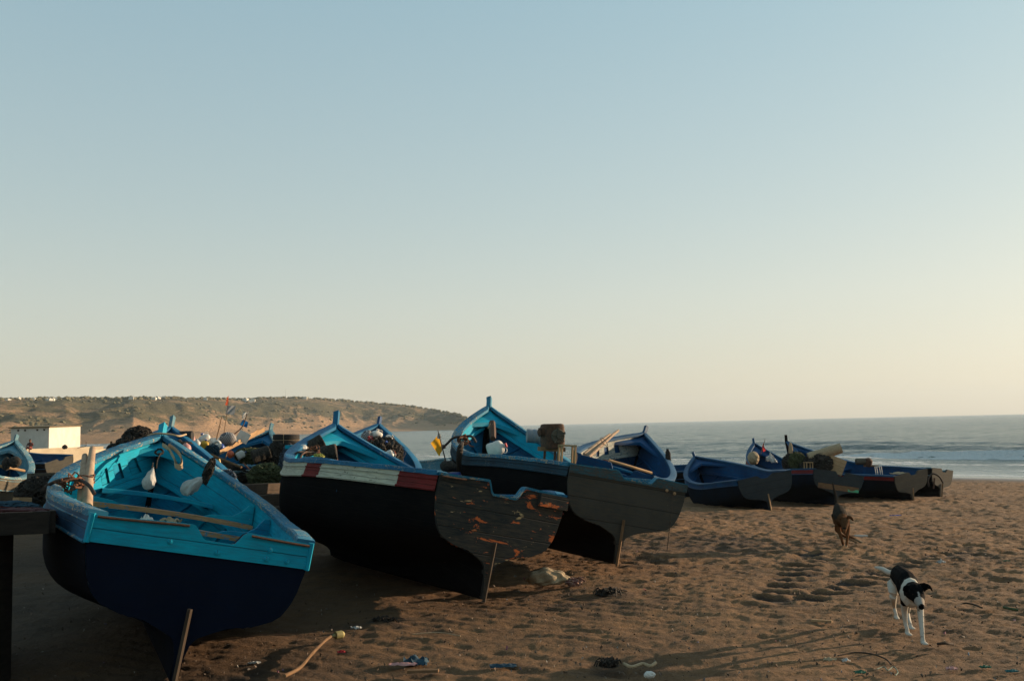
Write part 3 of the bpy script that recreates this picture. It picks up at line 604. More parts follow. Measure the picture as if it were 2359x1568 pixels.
MT['white_in'] = paint('peeling_white_lining', (.42, .42, .36), (.30, .34, .32), under=(.03, .08, .13), chip=.57, plank=.115, dirtamt=.5, rough=.7)
MT['cap_worn'] = paint('worn_blue_gunwale', (.03, .20, .30), (.012, .11, .20), under=(.26, .21, .14), chip=.555, plank=None, dirtamt=.5, rough=.6)
MT['cap_blue'] = paint('blue_gunwale', (.006, .13, .25), (.004, .08, .17), under=(.14, .17, .17), chip=.60, plank=None, dirtamt=.4, rough=.5)
MT['cap_deep'] = paint('deep_blue_gunwale', (.01, .07, .15), (.006, .05, .11), under=(.12, .17, .19), chip=.64, plank=None, dirtamt=.4, rough=.5)
MT['cap_pale'] = paint('pale_worn_gunwale', (.12, .24, .28), (.05, .16, .22), under=(.34, .30, .23), chip=.55, plank=None, dirtamt=.5, rough=.65)
MT['navy'] = paint('navy_tar_paint', (.004, .0065, .013), (.003, .0045, .008), under=(.045, .038, .03), chip=.70, plank=.16, dirt=(.016, .012, .009), dirtamt=.5, rough=.8, spec=.02)
MT['black'] = paint('black_tar_paint', (.005, .0055, .0065), (.0035, .0035, .0045), under=(.045, .036, .028), chip=.69, plank=.16, dirt=(.018, .014, .011), dirtamt=.5, rough=.85, spec=.02)
MT['tr_navy'] = paint('navy_transom_paint', (.0035, .0075, .019), (.0025, .0055, .014), under=(.06, .06, .06), chip=.80, plank=None, dirt=(.010, .010, .012), dirtamt=.35, rough=.75, grain=.12, spec=.03)
MT['tr_chip'] = paint('flaked_black_transom', (.022, .026, .027), (.012, .017, .020), under=(.22, .16, .085), chip=.70, plank=.21, dirt=(.085, .07, .045), dirtamt=.6, rough=.8, extra=[((.50, .12, .035), .588, 2.4, 3.1), ((.42, .30, .15), .635, 4.1, 8.3), ((.50, .16, .06), .64, 3.3, 15.2)])
MT['tr_grey'] = paint('grey_weathered_transom', (.052, .051, .044), (.032, .034, .031), under=(.13, .11, .08), chip=.70, plank=.24, dirt=(.085, .065, .04), dirtamt=.55, rough=.85)
MT['tr_far'] = paint('far_grey_transom', (.055, .055, .048), (.035, .038, .036), under=(.16, .14, .10), chip=.70, plank=.2, dirt=(.10, .08, .05), dirtamt=.5, rough=.85)
MT['tr_blue'] = paint('far_blue_grey_transom', (.028, .038, .044), (.018, .026, .032), under=(.12, .12, .11), chip=.70, plank=.2, dirt=(.06, .055, .045), dirtamt=.5, rough=.85)
MT['hull_far'] = paint('far_navy_hull', (.004, .012, .026), (.003, .007, .015), under=(.05, .05, .05), chip=.74, plank=.16, dirt=(.016, .013, .010), dirtamt=.5, rough=.8, spec=.03)
MT['white'] = paint('cream_band_paint', (.52, .50, .38), (.42, .41, .33), under=(.08, .075, .06), chip=.61, plank=.12, dirt=(.13, .11, .08), dirtamt=.5, rough=.6)
MT['red'] = paint('dark_red_band_paint', (.20, .018, .016), (.13, .012, .012), under=(.10, .06, .05), chip=.75, plank=.12, dirt=(.03, .015, .012), dirtamt=.5, rough=.6)
MT['bandblue'] = paint('faded_blue_band', (.025, .10, .19), (.018, .07, .14), under=(.12, .15, .17), chip=.70, plank=.11, dirt=(.05, .045, .04), dirtamt=.5, rough=.6)
MT['banddark'] = paint('dull_dark_blue_band', (.014, .055, .085), (.012, .035, .055), under=(.10, .11, .10), chip=.64, plank=.11, dirt=(.04, .032, .025), dirtamt=.6, rough=.7)
MT['greyhull'] = paint('weathered_grey_hull', (.085, .078, .062), (.05, .048, .042), under=(.26, .17, .08), chip=.66, plank=.15, dirt=(.16, .12, .07), dirtamt=.5, rough=.85)
MT['brownhull'] = paint('bare_brown_hull', (.11, .07, .035), (.06, .045, .03), under=(.25, .17, .1), chip=.68, plank=.16, dirt=(.03, .03, .02), dirtamt=.6, rough=.85)

BP = {
 'B1': [-2.455, 7.208, 0.005, 1.989, 0.201, 0.015, 5.771, 1.091, 0.768, 1.114, 1.116, 1.885, 0.468, 0.306, 0.2, 0.045],
 'B2': [-0.354, 9.922, 0.108, 2.049, 0.217, 0.026, 5.995, 1.305, 0.703, 1.113, 1.139, 1.957, 0.499, 0.514, 0.2, 0.082],
 'B3': [1.186, 12.272, 0.089, 1.916, 0.199, 0.02, 5.99, 1.089, 0.793, 1.079, 1.143, 2.21, 0.639, 0.506, 0.2, 0.048],
 'B12': [6.908, 27.281, -0.706, 1.679, -0.155, 0.09, 5.875, 1.123, 0.762, 0.987, 1.006, 1.885, 0.53, 0.307, 0.2, 0.102],
 'B13': [9.702, 30.529, -0.836, 1.782, 0.16, 0.061, 6.011, 1.145, 0.828, 0.976, 0.963, 2.176, 0.542, 0.393, 0.2, 0.061],
 'B14': [13.059, 33.111, -1.057, 2.043, -0.121, 0.009, 5.537, 0.906, 0.77, 1.006, 1.037, 2.068, 0.369, 0.355, 0.2, 0.098],
 'B15': [15.1, 35.8, -1.12, 2.25, 0.12, 0.0, 5.2, 0.92, 0.72, 1.0, 0.98, 1.4, 0.42, 0.3, 0.2, 0.08],
 'B5': [-2.781, 17.979, -0.033, 1.705, 0.184, -0.008, 5.8, 0.985, 0.8, 1.213, 1.09, 1.903, 0.447, 0.269, 0.2, 0.099],
 'B4': [1.46, 18.339, -0.106, 1.38, 0.305, 0.027, 5.785, 1.033, 0.717, 1.191, 1.13, 1.877, 0.466, 0.293, 0.2, 0.108],
 'B6': [-4.924, 14.05, 0.005, 1.945, 0.184, -0.004, 5.773, 1.036, 0.752, 1.172, 1.117, 1.907, 0.413, 0.278, 0.2, 0.098],
 'B7': [-6.527, 19.033, -0.037, 1.506, 0.055, 0.007, 5.809, 0.958, 0.78, 1.144, 1.067, 1.875, 0.454, 0.267, 0.2, 0.1],
 'B8': [-11.101, 19.487, -0.028, 1.856, 0.11, 0.028, 5.804, 0.969, 0.78, 1.15, 1.073, 1.882, 0.424, 0.28, 0.2, 0.1],
 'B9': [-20.835, 46.001, -0.363, 2.742, -0.196, -0.001, 5.815, 0.938, 0.811, 1.079, 1.098, 1.947, 0.42, 0.281, 0.2, 0.089],
 'B11': [-5.0, 30.3, -0.47, .05, 0.16, 0., 5.8, .95, .78, 1.1, 1.05, 1.75, .42, .28, .2, .1],
 'B16': [6.3, 36.3, -0.93, 3.12, -.1, 0., 5.2, .9, .72, 1.05, 1.0, 1.6, .42, .28, .2, .1],
}
GRP = 'blue wooden fishing boats drawn up on the beach'
m_ = MT
make_boat('B1', BP['B1'], dict(hull=m_['navy'], inner=m_['teal_in'], lining=m_['teal'], cap=m_['cap_worn'], band=m_['bandblue'], bandw=.19, transom=m_['tr_navy'], trband=(m_['teal'], .185), corner=m_['teal'], rail=m_['cap_worn'],
    notch=(-.12, .02, .26, .38, .10), lobe=.01, capw=.10, strips=[(-.96, -.16, .008), (.42, .98, .012)], bolts=[(-.30, 1.0), (.14, .965), (.62, 1.03), (.60, .965), (.80, .965)],
    thwarts=[(.765, .26, None, .33), (.61, .17, m_['halfbare'], .27), (.50, .13, m_['halfbare'], .29)], wins={1: [(.762, .790), (.810, .838), (.862, .892)]}, linend=.955, postm=m_['oldwood'], posth=.5, hooks=[(.905, .05, .08)], fwdknee=True, headm=m_['teal'], head=.13, pads=[(.03, .26, -1, .014), (.33, .40, -1, .014)], sole=.40),
    'teal and navy fishing boat nearest the camera, with a bright teal stern board', GRP)
make_boat('B2', BP['B2'], dict(hull=m_['black'], inner=m_['blue_in'], lining=m_['teal'], cap=m_['cap_blue'], band=m_['white'], bandw=.16, bandsegs=[(.0, .092, m_['red']), (.092, .34, m_['white']), (.34, .41, m_['red']), (.41, 1., m_['white'])], rail=m_['white'],
    transom=m_['tr_chip'], trcap=m_['cap_worn'], notch=(-.26, -.16, .20, .34, .13), lobe=.01, blocks=[(-.78, .46, .13)], strips=[(-.98, -.62, .02)], thwarts=[(.52, .2, None, .28), (.3, .2, None, .28)], lind=.17, wins={}, postm=m_['oldwood'], posth=.50, hooks=[(.865, .03, .07)], head=.2, pads=[(.30, .46, 1, .03), (.60, .66, 1, .02), (.0, .2, -1, .05)]),
    'black fishing boat with a cream and red painted band and a flaked transom showing orange', GRP)
make_boat('B3', BP['B3'], dict(hull=m_['black'], inner=m_['blue_in'], lining=m_['teal'], cap=m_['cap_worn'], band=m_['banddark'], bandw=.13, rail=m_['banddark'], transom=m_['tr_grey'], trcap=m_['cap_worn'], trband=(paint('faded_blue_transom_top', (.03, .10, .13), (.05, .07, .07), under=(.05, .05, .045), chip=.50, plank=None, dirtamt=.7, rough=.8), .085),
    notch=(-.24, -.06, .36, .48, .095), lobe=.02, thwarts=[(.55, .2, None, .28), (.32, .2, None, .28)], lind=.15, wins={}, postm=m_['bare'], posth=.5, hooks=[(.895, .03, .07)], head=.17, boltm=m_['pale'], bolts=[(.66, .98), (.80, .96)], pads=[(.5, .62, 1, .02)]),
    'large fishing boat with the tallest bow, a plain grey transom and an outboard motor inside', GRP)
make_boat('B4', BP['B4'], dict(lod=1, hull=m_['navy'], inner=m_['deep_in'], lining=m_['white_in'], hookm=m_['deep_in'], linmat={-1: m_['deep_in']}, cap=m_['cap_deep'], band=m_['cap_pale'], bandw=.2, transom=m_['deep_in'], notch=(-.10, .05, .42, .56, .14), thwarts=[(.58, .2, m_['blue_in'], .30), (.36, .2, m_['deep_in'], .3), (.14, .2, m_['deep_in'], .3)], wins={1: [(.60, .625), (.665, .69), (.73, .76), (.80, .83)]}, head=.17),
    'dark blue fishing boat behind the outboard motor, with tied poles over its side', GRP)
make_boat('B5', BP['B5'], dict(lod=1, hull=m_['navy'], inner=m_['blue_in'], cap=m_['cap_blue'], band=m_['cap_pale'], bandw=.2, transom=m_['tr_grey'], lind=.17, hooks=[(.88, .04, .07)], head=.17, headm=m_['deep_in']),
    'blue fishing boat filled with white, red and blue jugs behind the cream banded boat', GRP)
make_boat('B6', BP['B6'], dict(lod=1, hull=m_['navy'], inner=m_['blue_in'], cap=m_['cap_blue'], band=m_['cap_pale'], bandw=.2, transom=m_['tr_grey'], lind=.17, hooks=[(.88, .04, .07)], head=.2, headm=m_['cap_pale'], lean=.1),
    'blue fishing boat lying right behind the bow of the nearest teal boat', GRP)
make_boat('B7', BP['B7'], dict(lod=1, hull=m_['greyhull'], inner=m_['deep_in'], lining=m_['blue_in'], cap=m_['cap_pale'], transom=m_['tr_grey'], wins={1: [(.56, .585), (.66, .685)]}, thwarts=[(.66, .2, m_['pale_in'], .27), (.40, .16, m_['bare'], .2), (.2, .16, m_['bare'], .2)], head=.16),
    'weathered grey hulled boat with blue inside, heaped with buoys and flag poles', GRP)
make_boat('B8', BP['B8'], dict(lod=1, hull=m_['greyhull'], inner=m_['blue_in'], lining=m_['pale_in'], cap=m_['cap_pale'], transom=m_['tr_grey'], band=m_['greyhull'], head=.13),
    'grey hulled boat with pale teal inside cut by the left edge of the photo', GRP)
make_boat('B9', BP['B9'], dict(lod=0, hull=m_['black'], inner=m_['deep_in'], cap=m_['cap_deep'], transom=m_['tr_far'], head=.15), 'small dark boat lying below the long cream wall', GRP)
make_boat('B11', BP['B11'], dict(lod=0, hull=m_['brownhull'], inner=m_['pale_in'], lining=m_['pale_in'], cap=m_['cap_pale'], transom=m_['tr_far'], wins={1: [(a, a+.022) for a in np.arange(.14, .8, .055)]}), 'brown hulled boat seen side on behind the yellow flag', GRP)
make_boat('B12', BP['B12'], dict(lod=0, hull=m_['hull_far'], inner=m_['deep_in'], cap=m_['cap_deep'], transom=m_['tr_blue'], band=m_['deep_in'], bandw=.12, postm=m_['pale'], notch=(-.3, -.1, .1, .34, .10), head=.14), 'plain dark blue boat with no red stripe, leftmost of the far group on the sand', GRP)
make_boat('B13', BP['B13'], dict(lod=0, hull=m_['hull_far'], inner=m_['deep_in'], cap=m_['cap_deep'], transom=m_['tr_blue'], band=m_['red'], bandw=.15, post=False, head=.16, notch=(-.16, .0, .20, .3, .14)), 'red striped blue boat in the far group, holding the tan roll and crate boards', GRP)
make_boat('B14', BP['B14'], dict(lod=0, hull=m_['navy'], inner=m_['deep_in'], cap=m_['cap_deep'], transom=m_['tr_far'], band=m_['red'], bandw=.13, bandsegs=[(0., .5, m_['red'])], postm=m_['pale'], head=.24, lean=-.02, headm=m_['black']), 'red striped blue boat with a small motor, second from the right in the far group', GRP)
make_boat('B15', BP['B15'], dict(lod=0, hull=m_['black'], inner=m_['deep_in'], cap=m_['cap_pale'], transom=m_['tr_far'], head=.14), 'farthest boat at the right end, a rusty hook lying against its pale stern', GRP)
make_boat('B16', BP['B16'], dict(lod=0, hull=m_['navy'], inner=m_['deep_in'], cap=m_['cap_deep'], transom=m_['deep_in'], head=.1), 'low dark blue boat mostly hidden between the tied poles boat and the far group', GRP)
# ---------------------------------------------------------------- small things
def spl(P, n=6):
    P = [np.array(p, float) for p in P]; Q = [2*P[0]-P[1]]+P+[2*P[-1]-P[-2]]; out = []
    for i in range(1, len(Q)-2):
        for f in np.linspace(0, 1, n, endpoint=False):
            a, b, c, d = Q[i-1:i+3]; out.append(.5*((2*b)+(-a+c)*f+(2*a-5*b+4*c-d)*f*f+(-a+3*b-3*c+d)*f**3))
    out.append(P[-1]); return out
def bt(name, mb, m, loc=None, parent=None, label=None, cat=None, group=None, kind=None):
    """build a mesh given in world coordinates, with its origin at loc (or its parent's)"""
    if parent is not None: loc = parent.matrix_world.translation
    if loc is None: a = np.array(mb.v); loc = np.array([a[:, 0].mean(), a[:, 1].mean(), a[:, 2].min()])
    l = [float(q) for q in loc]; mb.v = [(p[0]-l[0], p[1]-l[1], p[2]-l[2]) for p in mb.v]; o = build(name, mb, m, parent)
    if parent is None: o.location = l
    return tag(o, label, cat, group, kind)
def simple(name, col, rough=.6, **k):
    m, nt, b = newmat(name); ob = N(nt, 'ShaderNodeTexCoord').outputs['Object']; n = noise(nt, ob, k.get('scale', 9), 5, .6)
    nt.links.new(mix(nt, ramp(nt, n, [(.3, 0.), (.7, 1.)]), tuple(c*k.get('lo', .72) for c in col), col), b.inputs['Base Color']); setp(b, Roughness=rough); b.inputs['Specular IOR Level'].default_value = .3
    bump(nt, b, n, k.get('bs', .25), k.get('bd', .01)); return m
MM = dict(
 white=simple('white_plastic', (.62, .60, .54), .45), clear=simple('milky_plastic', (.50, .50, .46), .4), red=simple('red_plastic', (.42, .02, .02), .4), blue=simple('blue_plastic', (.03, .07, .26), .4),
 yellow=simple('yellow_plastic', (.55, .34, .04), .5), orange=simple('orange_plastic', (.65, .14, .06), .5), pink=simple('pink_plastic', (.50, .25, .22), .5), dark=simple('dark_rubber', (.022, .02, .018), .8, scale=40, bs=.6),
 net=rough_mat('dark_fishing_net', (.012, .011, .010), (.05, .042, .032), 35, .95, 1., .03), bnet=rough_mat('blue_grey_fishing_net', (.02, .03, .045), (.12, .15, .19), 28, .95, 1., .03, stops=(.4, .7)),
 gnet=rough_mat('green_brown_net', (.03, .035, .015), (.09, .10, .04), 30, .95, 1., .03), rope=rough_mat('rusty_red_rope', (.09, .035, .02), (.19, .085, .045), 60, .9, .8, .01), tan=rough_mat('tan_rope', (.30, .21, .12), (.42, .31, .19), 60, .9, .8, .01),
 iron=rough_mat('black_iron', (.018, .014, .012), (.05, .03, .02), 40, .6, .4, .004), bag=rough_mat('white_bag', (.42, .42, .40), (.60, .59, .55), 14, .6, .8, .03), sack=rough_mat('tan_sack', (.26, .19, .11), (.38, .29, .18), 26, .9, .7, .02),
 check=None, cloth=rough_mat('blue_cloth', (.012, .035, .055), (.02, .055, .08), 16, .9, .6, .02), weed=rough_mat('dark_seaweed', (.012, .009, .006), (.04, .028, .018), 40, .8, 1., .03), netyel=rough_mat('yellow_green_net', (.25, .24, .05), (.45, .42, .10), 30, .8, .8, .02),
 poly=rough_mat('bare_pole_wood', (.24, .16, .10), (.36, .26, .17), 9, .8, .5, .012, stretch=(1, 1, .35)), plaster=rough_mat('white_plaster', (.54, .52, .46), (.46, .44, .38), 1.1, .9, .3, .02), wall=rough_mat('cream_wall', (.60, .50, .34), (.48, .38, .25), .8, .9, .3, .02),
 flago=simple('orange_flag', (.65, .12, .04), .7), flagg=simple('grey_flag', (.30, .32, .33), .7), flagw=simple('white_flag', (.62, .60, .55), .7), flagb=simple('blue_flag', (.01, .13, .36), .7), flagy=simple('yellow_flag', (.70, .36, .02), .7), flagr=simple('red_flag', (.5, .05, .05), .7))
for k_ in ('flago', 'flagg', 'flagw', 'flagb', 'flagy', 'flagr', 'bag'):   # thin cloth lets the low sun through
    nt = MM[k_].node_tree; b = nt.nodes['Principled BSDF']; tl = nt.nodes.new('ShaderNodeBsdfTranslucent'); mx = nt.nodes.new('ShaderNodeMixShader'); mx.inputs[0].default_value = .5 if k_ != 'bag' else .25
    nt.links.new(b.inputs['Base Color'].links[0].from_socket, tl.inputs[0]); nt.links.new(b.outputs[0], mx.inputs[1]); nt.links.new(tl.outputs[0], mx.inputs[2]); nt.links.new(mx.outputs[0], nt.nodes['Material Output'].inputs[0])
m, nt, b = newmat('checked_woven_bag'); ob = N(nt, 'ShaderNodeTexCoord').outputs['Object']; w1 = N(nt, 'ShaderNodeTexBrick'); w1.inputs['Scale'].default_value = 15; w1.inputs['Color1'].default_value = (.50, .48, .44, 1); w1.inputs['Color2'].default_value = (.42, .38, .33, 1); w1.inputs['Mortar'].default_value = (.07, .07, .08, 1); w1.inputs['Mortar Size'].default_value = .08; w1.offset = 0
rt_ = N(nt, 'ShaderNodeMapping'); rt_.inputs['Rotation'].default_value = (.9, .4, .3); nt.links.new(ob, rt_.inputs[0]); nt.links.new(rt_.outputs[0], w1.inputs[0]); nt.links.new(w1.outputs[0], b.inputs['Base Color']); setp(b, Roughness=.8); MM['check'] = m

def rR(a=0, b=0, c=0): return rotz(a)@roty(b)@rotx(c)
def jug(p, hgt, mat, label, R=None, group='plastic jugs heaped in the boat', wd=.62, cat='jug', cap=None):
    R = np.eye(3) if R is None else R; root = empty('jug', p); tag(root, label, cat, group); w = hgt*wd/2; mb = MB(); rings = []
    for z, s in ((0, .72), (.03, .92), (.12, 1.), (.3, .97), (.36, .93), (.42, .98), (.62, 1), (.72, .93), (.80, .70), (.86, .36), (.90, .22), (.96, .22)):
        rings.append([np.array(p)+R@np.array([w*s*np.sign(math.cos(a))*abs(math.cos(a))**.62, w*.74*s*np.sign(math.sin(a))*abs(math.sin(a))**.62, z*hgt]) for a in np.linspace(0, 2*math.pi, 16, endpoint=False)])
    mb.grid(np.array(rings), closed=True); mb.add(rings[0], [tuple(range(16))]); mb.add(rings[-1], [tuple(range(16))]); bt('body', mb, mat, parent=root)
    mb = MB(); mb.lathe([(.13*hgt*.9, .955*hgt), (.13*hgt*.9, 1.03*hgt), (.001, 1.03*hgt)], c=p, R=R, n=10); bt('cap', mb, cap or MM['blue'], parent=root)
    mb = MB(); mb.tube(spl([np.array(p)+R@np.array(q)*hgt for q in ((.05, 0, .93), (.2*wd/.62, 0, .96), (.30*wd/.62, 0, .86), (.27*wd/.62, 0, .70))], 4), .028*hgt, 6); bt('handle', mb, mat, parent=root); return root
def buoy(p, r, mat, label, R=None, group='net floats and buoys', sq=1.):
    R = np.eye(3) if R is None else R; mb = MB(); mb.lathe([(.25*r, -1.12*r*sq), (.3*r, -1.*sq*r), (.75*r, -.72*r*sq), (.97*r, -.3*r*sq), (r, 0), (.97*r, .3*r*sq), (.75*r, .72*r*sq), (.3*r, r*sq), (.25*r, 1.12*r*sq)], c=p, R=R, n=18)
    return bt('buoy', mb, mat, label=label, cat='buoy', group=group)
_ICO = {}
def ico(sub):
    if sub not in _ICO:
        bm = bmesh.new(); bmesh.ops.create_icosphere(bm, subdivisions=sub, radius=1); _ICO[sub] = (np.array([v.co[:] for v in bm.verts]), [tuple(v.index for v in f.verts) for f in bm.faces]); bm.free()
    return _ICO[sub]
SCRAPS = ('rag', 'scrap', 'net_scrap', 'blue_rag', 'rope_scrap')
def blob(p, size, mat, name, label, cat, group=None, seed=0, amp=.25, fr=3., sub=4, strands=0, smat=None, R=None, flat=0.):
    R = np.eye(3) if R is None else R; mb = MB(); sx = RNG.uniform(0, 50, 3); p = np.array(p); size = np.array(size, float)
    if name in SCRAPS:   # a thin crumpled sheet
        n = 17; u, v = np.meshgrid(np.linspace(-1, 1, n), np.linspace(-1, 1, n)); r = np.hypot(u, v); ang = np.arctan2(v, u)
        lim = .72+.5*(fbm(np.cos(ang)*1.6+sx[0], np.sin(ang)*1.6+sx[1], 3, 2)-.3); sc_ = np.where(r > 0, np.minimum(1, 1), 1)*lim
        x = u*sc_*size[0]*1.15; y = v*sc_*size[1]*1.15; h = np.abs(fbm(u*2.2+sx[0], v*2.2+sx[1], 3, 3)-.5)*1.7+(1-np.clip(r, 0, 1))*.55
        wv = (fbm(u*1.5+sx[2], v*1.5, 3, 9)-.5)*.9; P = np.stack([x+wv*size[0]*.5, y+wv*size[1]*.4, (h-.25)*size[2]*1.3], 2)@R.T+p; mb.grid(P); mb.grid((P+R@np.array([0, 0, -.003]))[:, ::-1])
        return bt(name, mb, mat, label=label, cat=cat, group=group)
    net = 'net' in name or name in ('tarpaulin',); sub = max(sub, 5) if net else sub
    c, F_ = ico(sub); q = c*fr+sx; n = fbm(q[:, 0]+q[:, 2]*.7, q[:, 1]-q[:, 2]*.9, 4, seed)-.5; c = c*(1+2*amp*n)[:, None]
    if net:
        f1 = np.abs(fbm(q[:, 0]*2.3+q[:, 1]*.8, q[:, 2]*2.6-q[:, 1]*1.2, 3, 21)-.5)*2; f2 = fbm(q[:, 0]*7-q[:, 2]*2, q[:, 1]*7+q[:, 2]*5, 2, 31)-.5; c = c*(1.06-.34*np.clip(.3-f1, 0, 1)/.3+.10*f2)[:, None]; strands = int(strands*1.8+14)
    c = np.where(c[:, 2:] < 0, c*np.array([1, 1, 1-flat]), c); V = p+(c*size)@R.T; mb.add(list(V), F_)
    for i in range(strands):
        a = RNG.normal(0, 1, 3); a /= np.linalg.norm(a); a[2] = abs(a[2]); pts = []; d = RNG.normal(0, .5, 3)
        for k in range(5): a2 = a+d*k*.28+RNG.normal(0, .16, 3); a2 /= np.linalg.norm(a2); pts.append(p+R@(a2*size*(1.0+RNG.uniform(0, .16))))
        mb.tube(spl(pts, 3), .004+.006*RNG.random(), 4)
    return bt(name, mb, mat, label=label, cat=cat, group=group)
def ropecoil(p, r, mat, label, n=5, R=None, tr=.014, cat='rope', group=None, name='rope_coil', tail=None):
    R = np.eye(3) if R is None else R; mb = MB(); pts = []
    for i in range(n*10): a = i*2*math.pi/10; rr = r*(.75+.35*RNG.random()); pts.append(np.array(p)+R@np.array([rr*math.cos(a), rr*math.sin(a)*.8, r*.35*RNG.normal(0, .6)]))
    if tail is not None: pts += [np.array(q) for q in tail]
    mb.tube(spl(pts, 2), tr, 5); return bt(name, mb, mat, label=label, cat=cat, group=group)
def tubeobj(name, pts, r, mat, label, cat, group=None, n=8, sm=5, parent=None):
    mb = MB(); P = spl(pts, sm) if len(pts) > 2 and sm else [np.array(q, float) for q in pts]; rr = r if not hasattr(r, '__len__') else list(np.interp(np.linspace(0, 1, len(P)), np.linspace(0, 1, len(r)), r))
    mb.tube(P, rr, n); return bt(name, mb, mat, label=label, cat=cat, group=group, parent=parent)
def anchor(pts, label, fl=.07, r=.018, arms=None, lash=None, group='iron grapnels hung over the gunwales'):
    root = empty('grapnel', pts[0]); tag(root, label, 'anchor', group); tubeobj('arm', pts, r, MM['iron'], None, None, parent=root)
    for a in (arms or []): tubeobj('arm', a, r*.9, MT['rust'], None, None, parent=root)
    for e, d in [(pts[0], np.array(pts[0])-np.array(pts[1]))]+[(a[-1], np.array(a[-1])-np.array(a[-2])) for a in (arms or [])]:
        d = d/np.linalg.norm(d); s = np.cross(d, [0, 1, 0]); s /= np.linalg.norm(s); mb = MB(); e = np.array(e)-d*fl*.6; mb.prism([e+s*fl*.55, e-s*fl*.55, e-s*fl*.2+d*fl*1.1, e+d*fl*1.5, e+s*fl*.2+d*fl*1.1], (0, .014, 0)); bt('fluke', mb, MM['iron'], parent=root)
    if lash is not None:
        mb = MB(); q = []
        for i in range(46): a = i*2*math.pi/8; q.append(np.array(lash)+np.array([.07*math.cos(a)+.02*RNG.normal(), .05*RNG.normal(), .05*math.sin(a)+.02*RNG.normal()]))
        mb.tube(spl(q, 2), .008, 5); bt('lashing', mb, MM['rope'], parent=root)
    return root
def flagpole(base, top, flags, label, r=.011, bmat=None, group='marker poles with flags', name='flag_pole', bend=None):
    root = empty(name, base); tag(root, label, 'flag pole', group); mid = (np.array(base)+np.array(top))/2+np.array(bend if bend is not None else (0, 0, 0)); tubeobj('pole', [base, mid, top], [r*1.2, r, r*.7], bmat or MT['bare'], None, None, parent=root)
    for poly, fm in flags:
        q = [np.array(v, float) for v in poly]; n = 8; mb = MB(); a, b, c, d = q if len(q) == 4 else (q[0], q[1], q[2], q[2]); G = []
        for i in range(n+1):
            f = i/n; L_ = a+(d-a)*f; R_ = b+(c-b)*f; G.append([L_+(R_-L_)*g_+np.array([0, .035*math.sin(f*5+g_*3), 0])*min(1, f*2) for g_ in np.linspace(0, 1, n+1)])
        G = np.array(G); mb.grid(G); bt('flag', mb, fm, parent=root)
    return root
A = at
# --- nearest boat's gear
t_ = empty('pole_bundle', A(200, 1163, 8.9)); tag(t_, 'two thick bare poles tied together, leaning in the nearest teal boat', 'poles')
tubeobj('pole', [A(200, 1168, 8.85), A(203, 1110, 9.2), A(213, 1033, 9.9)], [.048, .046, .03], MM['poly'], None, None, parent=t_, n=12); tubeobj('pole', [A(187, 1160, 8.95), A(192, 1105, 9.25), A(195, 1049, 9.8)], [.04, .044, .026], MM['poly'], None, None, parent=t_, n=12)
for dy in (0, 9, 16):
    mb = MB(); c0 = A(198, 1096+dy, 9.24); mb.tube([c0+np.array([.075*math.cos(a), .055*math.sin(a), .01*math.sin(3*a)]) for a in np.linspace(0, 2*math.pi, 16)], .007, 5); bt('lashing', mb, MM['rope'], parent=t_)
anchor([A(104, 1122, 9.15), A(118, 1113, 9.15), A(135, 1106, 9.12), A(155, 1104, 9.05), A(184, 1106, 8.98), A(204, 1117, 8.9), A(217, 1137, 8.85)], 'curved black grapnel lying across the nearest boat\'s gunwale by the tied poles', fl=.06, r=.017, lash=A(163, 1112, 9.0))
MM['bag2'] = MM['bag']
def bag(c, size, R, label, hang=None, tilt=0, group='white plastic bags hung inside the nearest boat'):
    root = empty('plastic_bag', c); tag(root, label, 'bag', group); bm = bmesh.new(); bmesh.ops.create_icosphere(bm, subdivisions=4, radius=1); V = []
    for v in bm.verts:
        q = np.array(v.co[:]); s = 1.1-.98*max(0, (q[2]+.55)/1.55)**1.2; f = 1+.22*math.sin(math.atan2(q[1], q[0])*4+q[2]*3)*min(1, .5+abs(q[2]))+.10*math.sin(q[2]*7+q[0]*9)+.12*math.sin(q[0]*3+1); V.append(np.array(c)+R@(np.array([q[0]*s*f, q[1]*s*f, q[2]])*np.array(size)))
    mb = MB(); mb.add(V, [tuple(v.index for v in f.verts) for f in bm.faces]); bm.free(); bt('sack_body', mb, MM['bag'], parent=root)
    if hang is not None: tubeobj('cord', [np.array(c)+R@np.array([0, 0, size[2]*.95]), (np.array(c)+np.array(hang))/2+np.array([0, 0, -.02]), hang], .009, MM['net'], None, None, parent=root)
bag(A(345, 1101, 11.), (.075, .055, .13), rR(.2, .3, 0), 'small white bag slumped under the bow of the nearest teal boat', hang=A(352, 1066, 11.5))
bag(A(447, 1115, 10.9), (.085, .07, .17), rR(.0, 1.05, .1), 'larger white bag hanging by a dark net from the starboard side', hang=A(489, 1062, 10.6))
blob(A(480, 1086, 10.75), (.045, .05, .14), MM['net'], 'fishing_net', 'small black net wedge tied above the larger white bag', 'net', amp=.3, R=rR(0, .35, 0), strands=8)
for k, o_ in enumerate((0, .02)):
    pass
mb = MB()
for o_ in (0., .018, .034):
    pp = [A(374, 1024, 11.8), A(388, 1034, 11.6), A(401, 1056, 11.4), A(410-o_*200, 1077-o_*150, 11.3), A(419-o_*100, 1071, 11.3), A(416, 1050, 11.4), A(402, 1034, 11.6), A(388, 1026, 11.8)]
    P = spl(pp, 5); mb.tube(P, [(.006, .026)]*len(P), 4)
bt('cloth_strap', mb, MM['tan'], label='folded tan webbing strap looped under the nearest boat\'s bow', cat='strap')
ropecoil(A(366, 1040, 11.75), .045, MM['weed'], 'knot of brown rope under the nearest boat\'s bow, left of the tan strap', 4, tr=.008, R=rotx(1.2), tail=[A(362, 1060, 11.6), A(360, 1078, 11.5)])
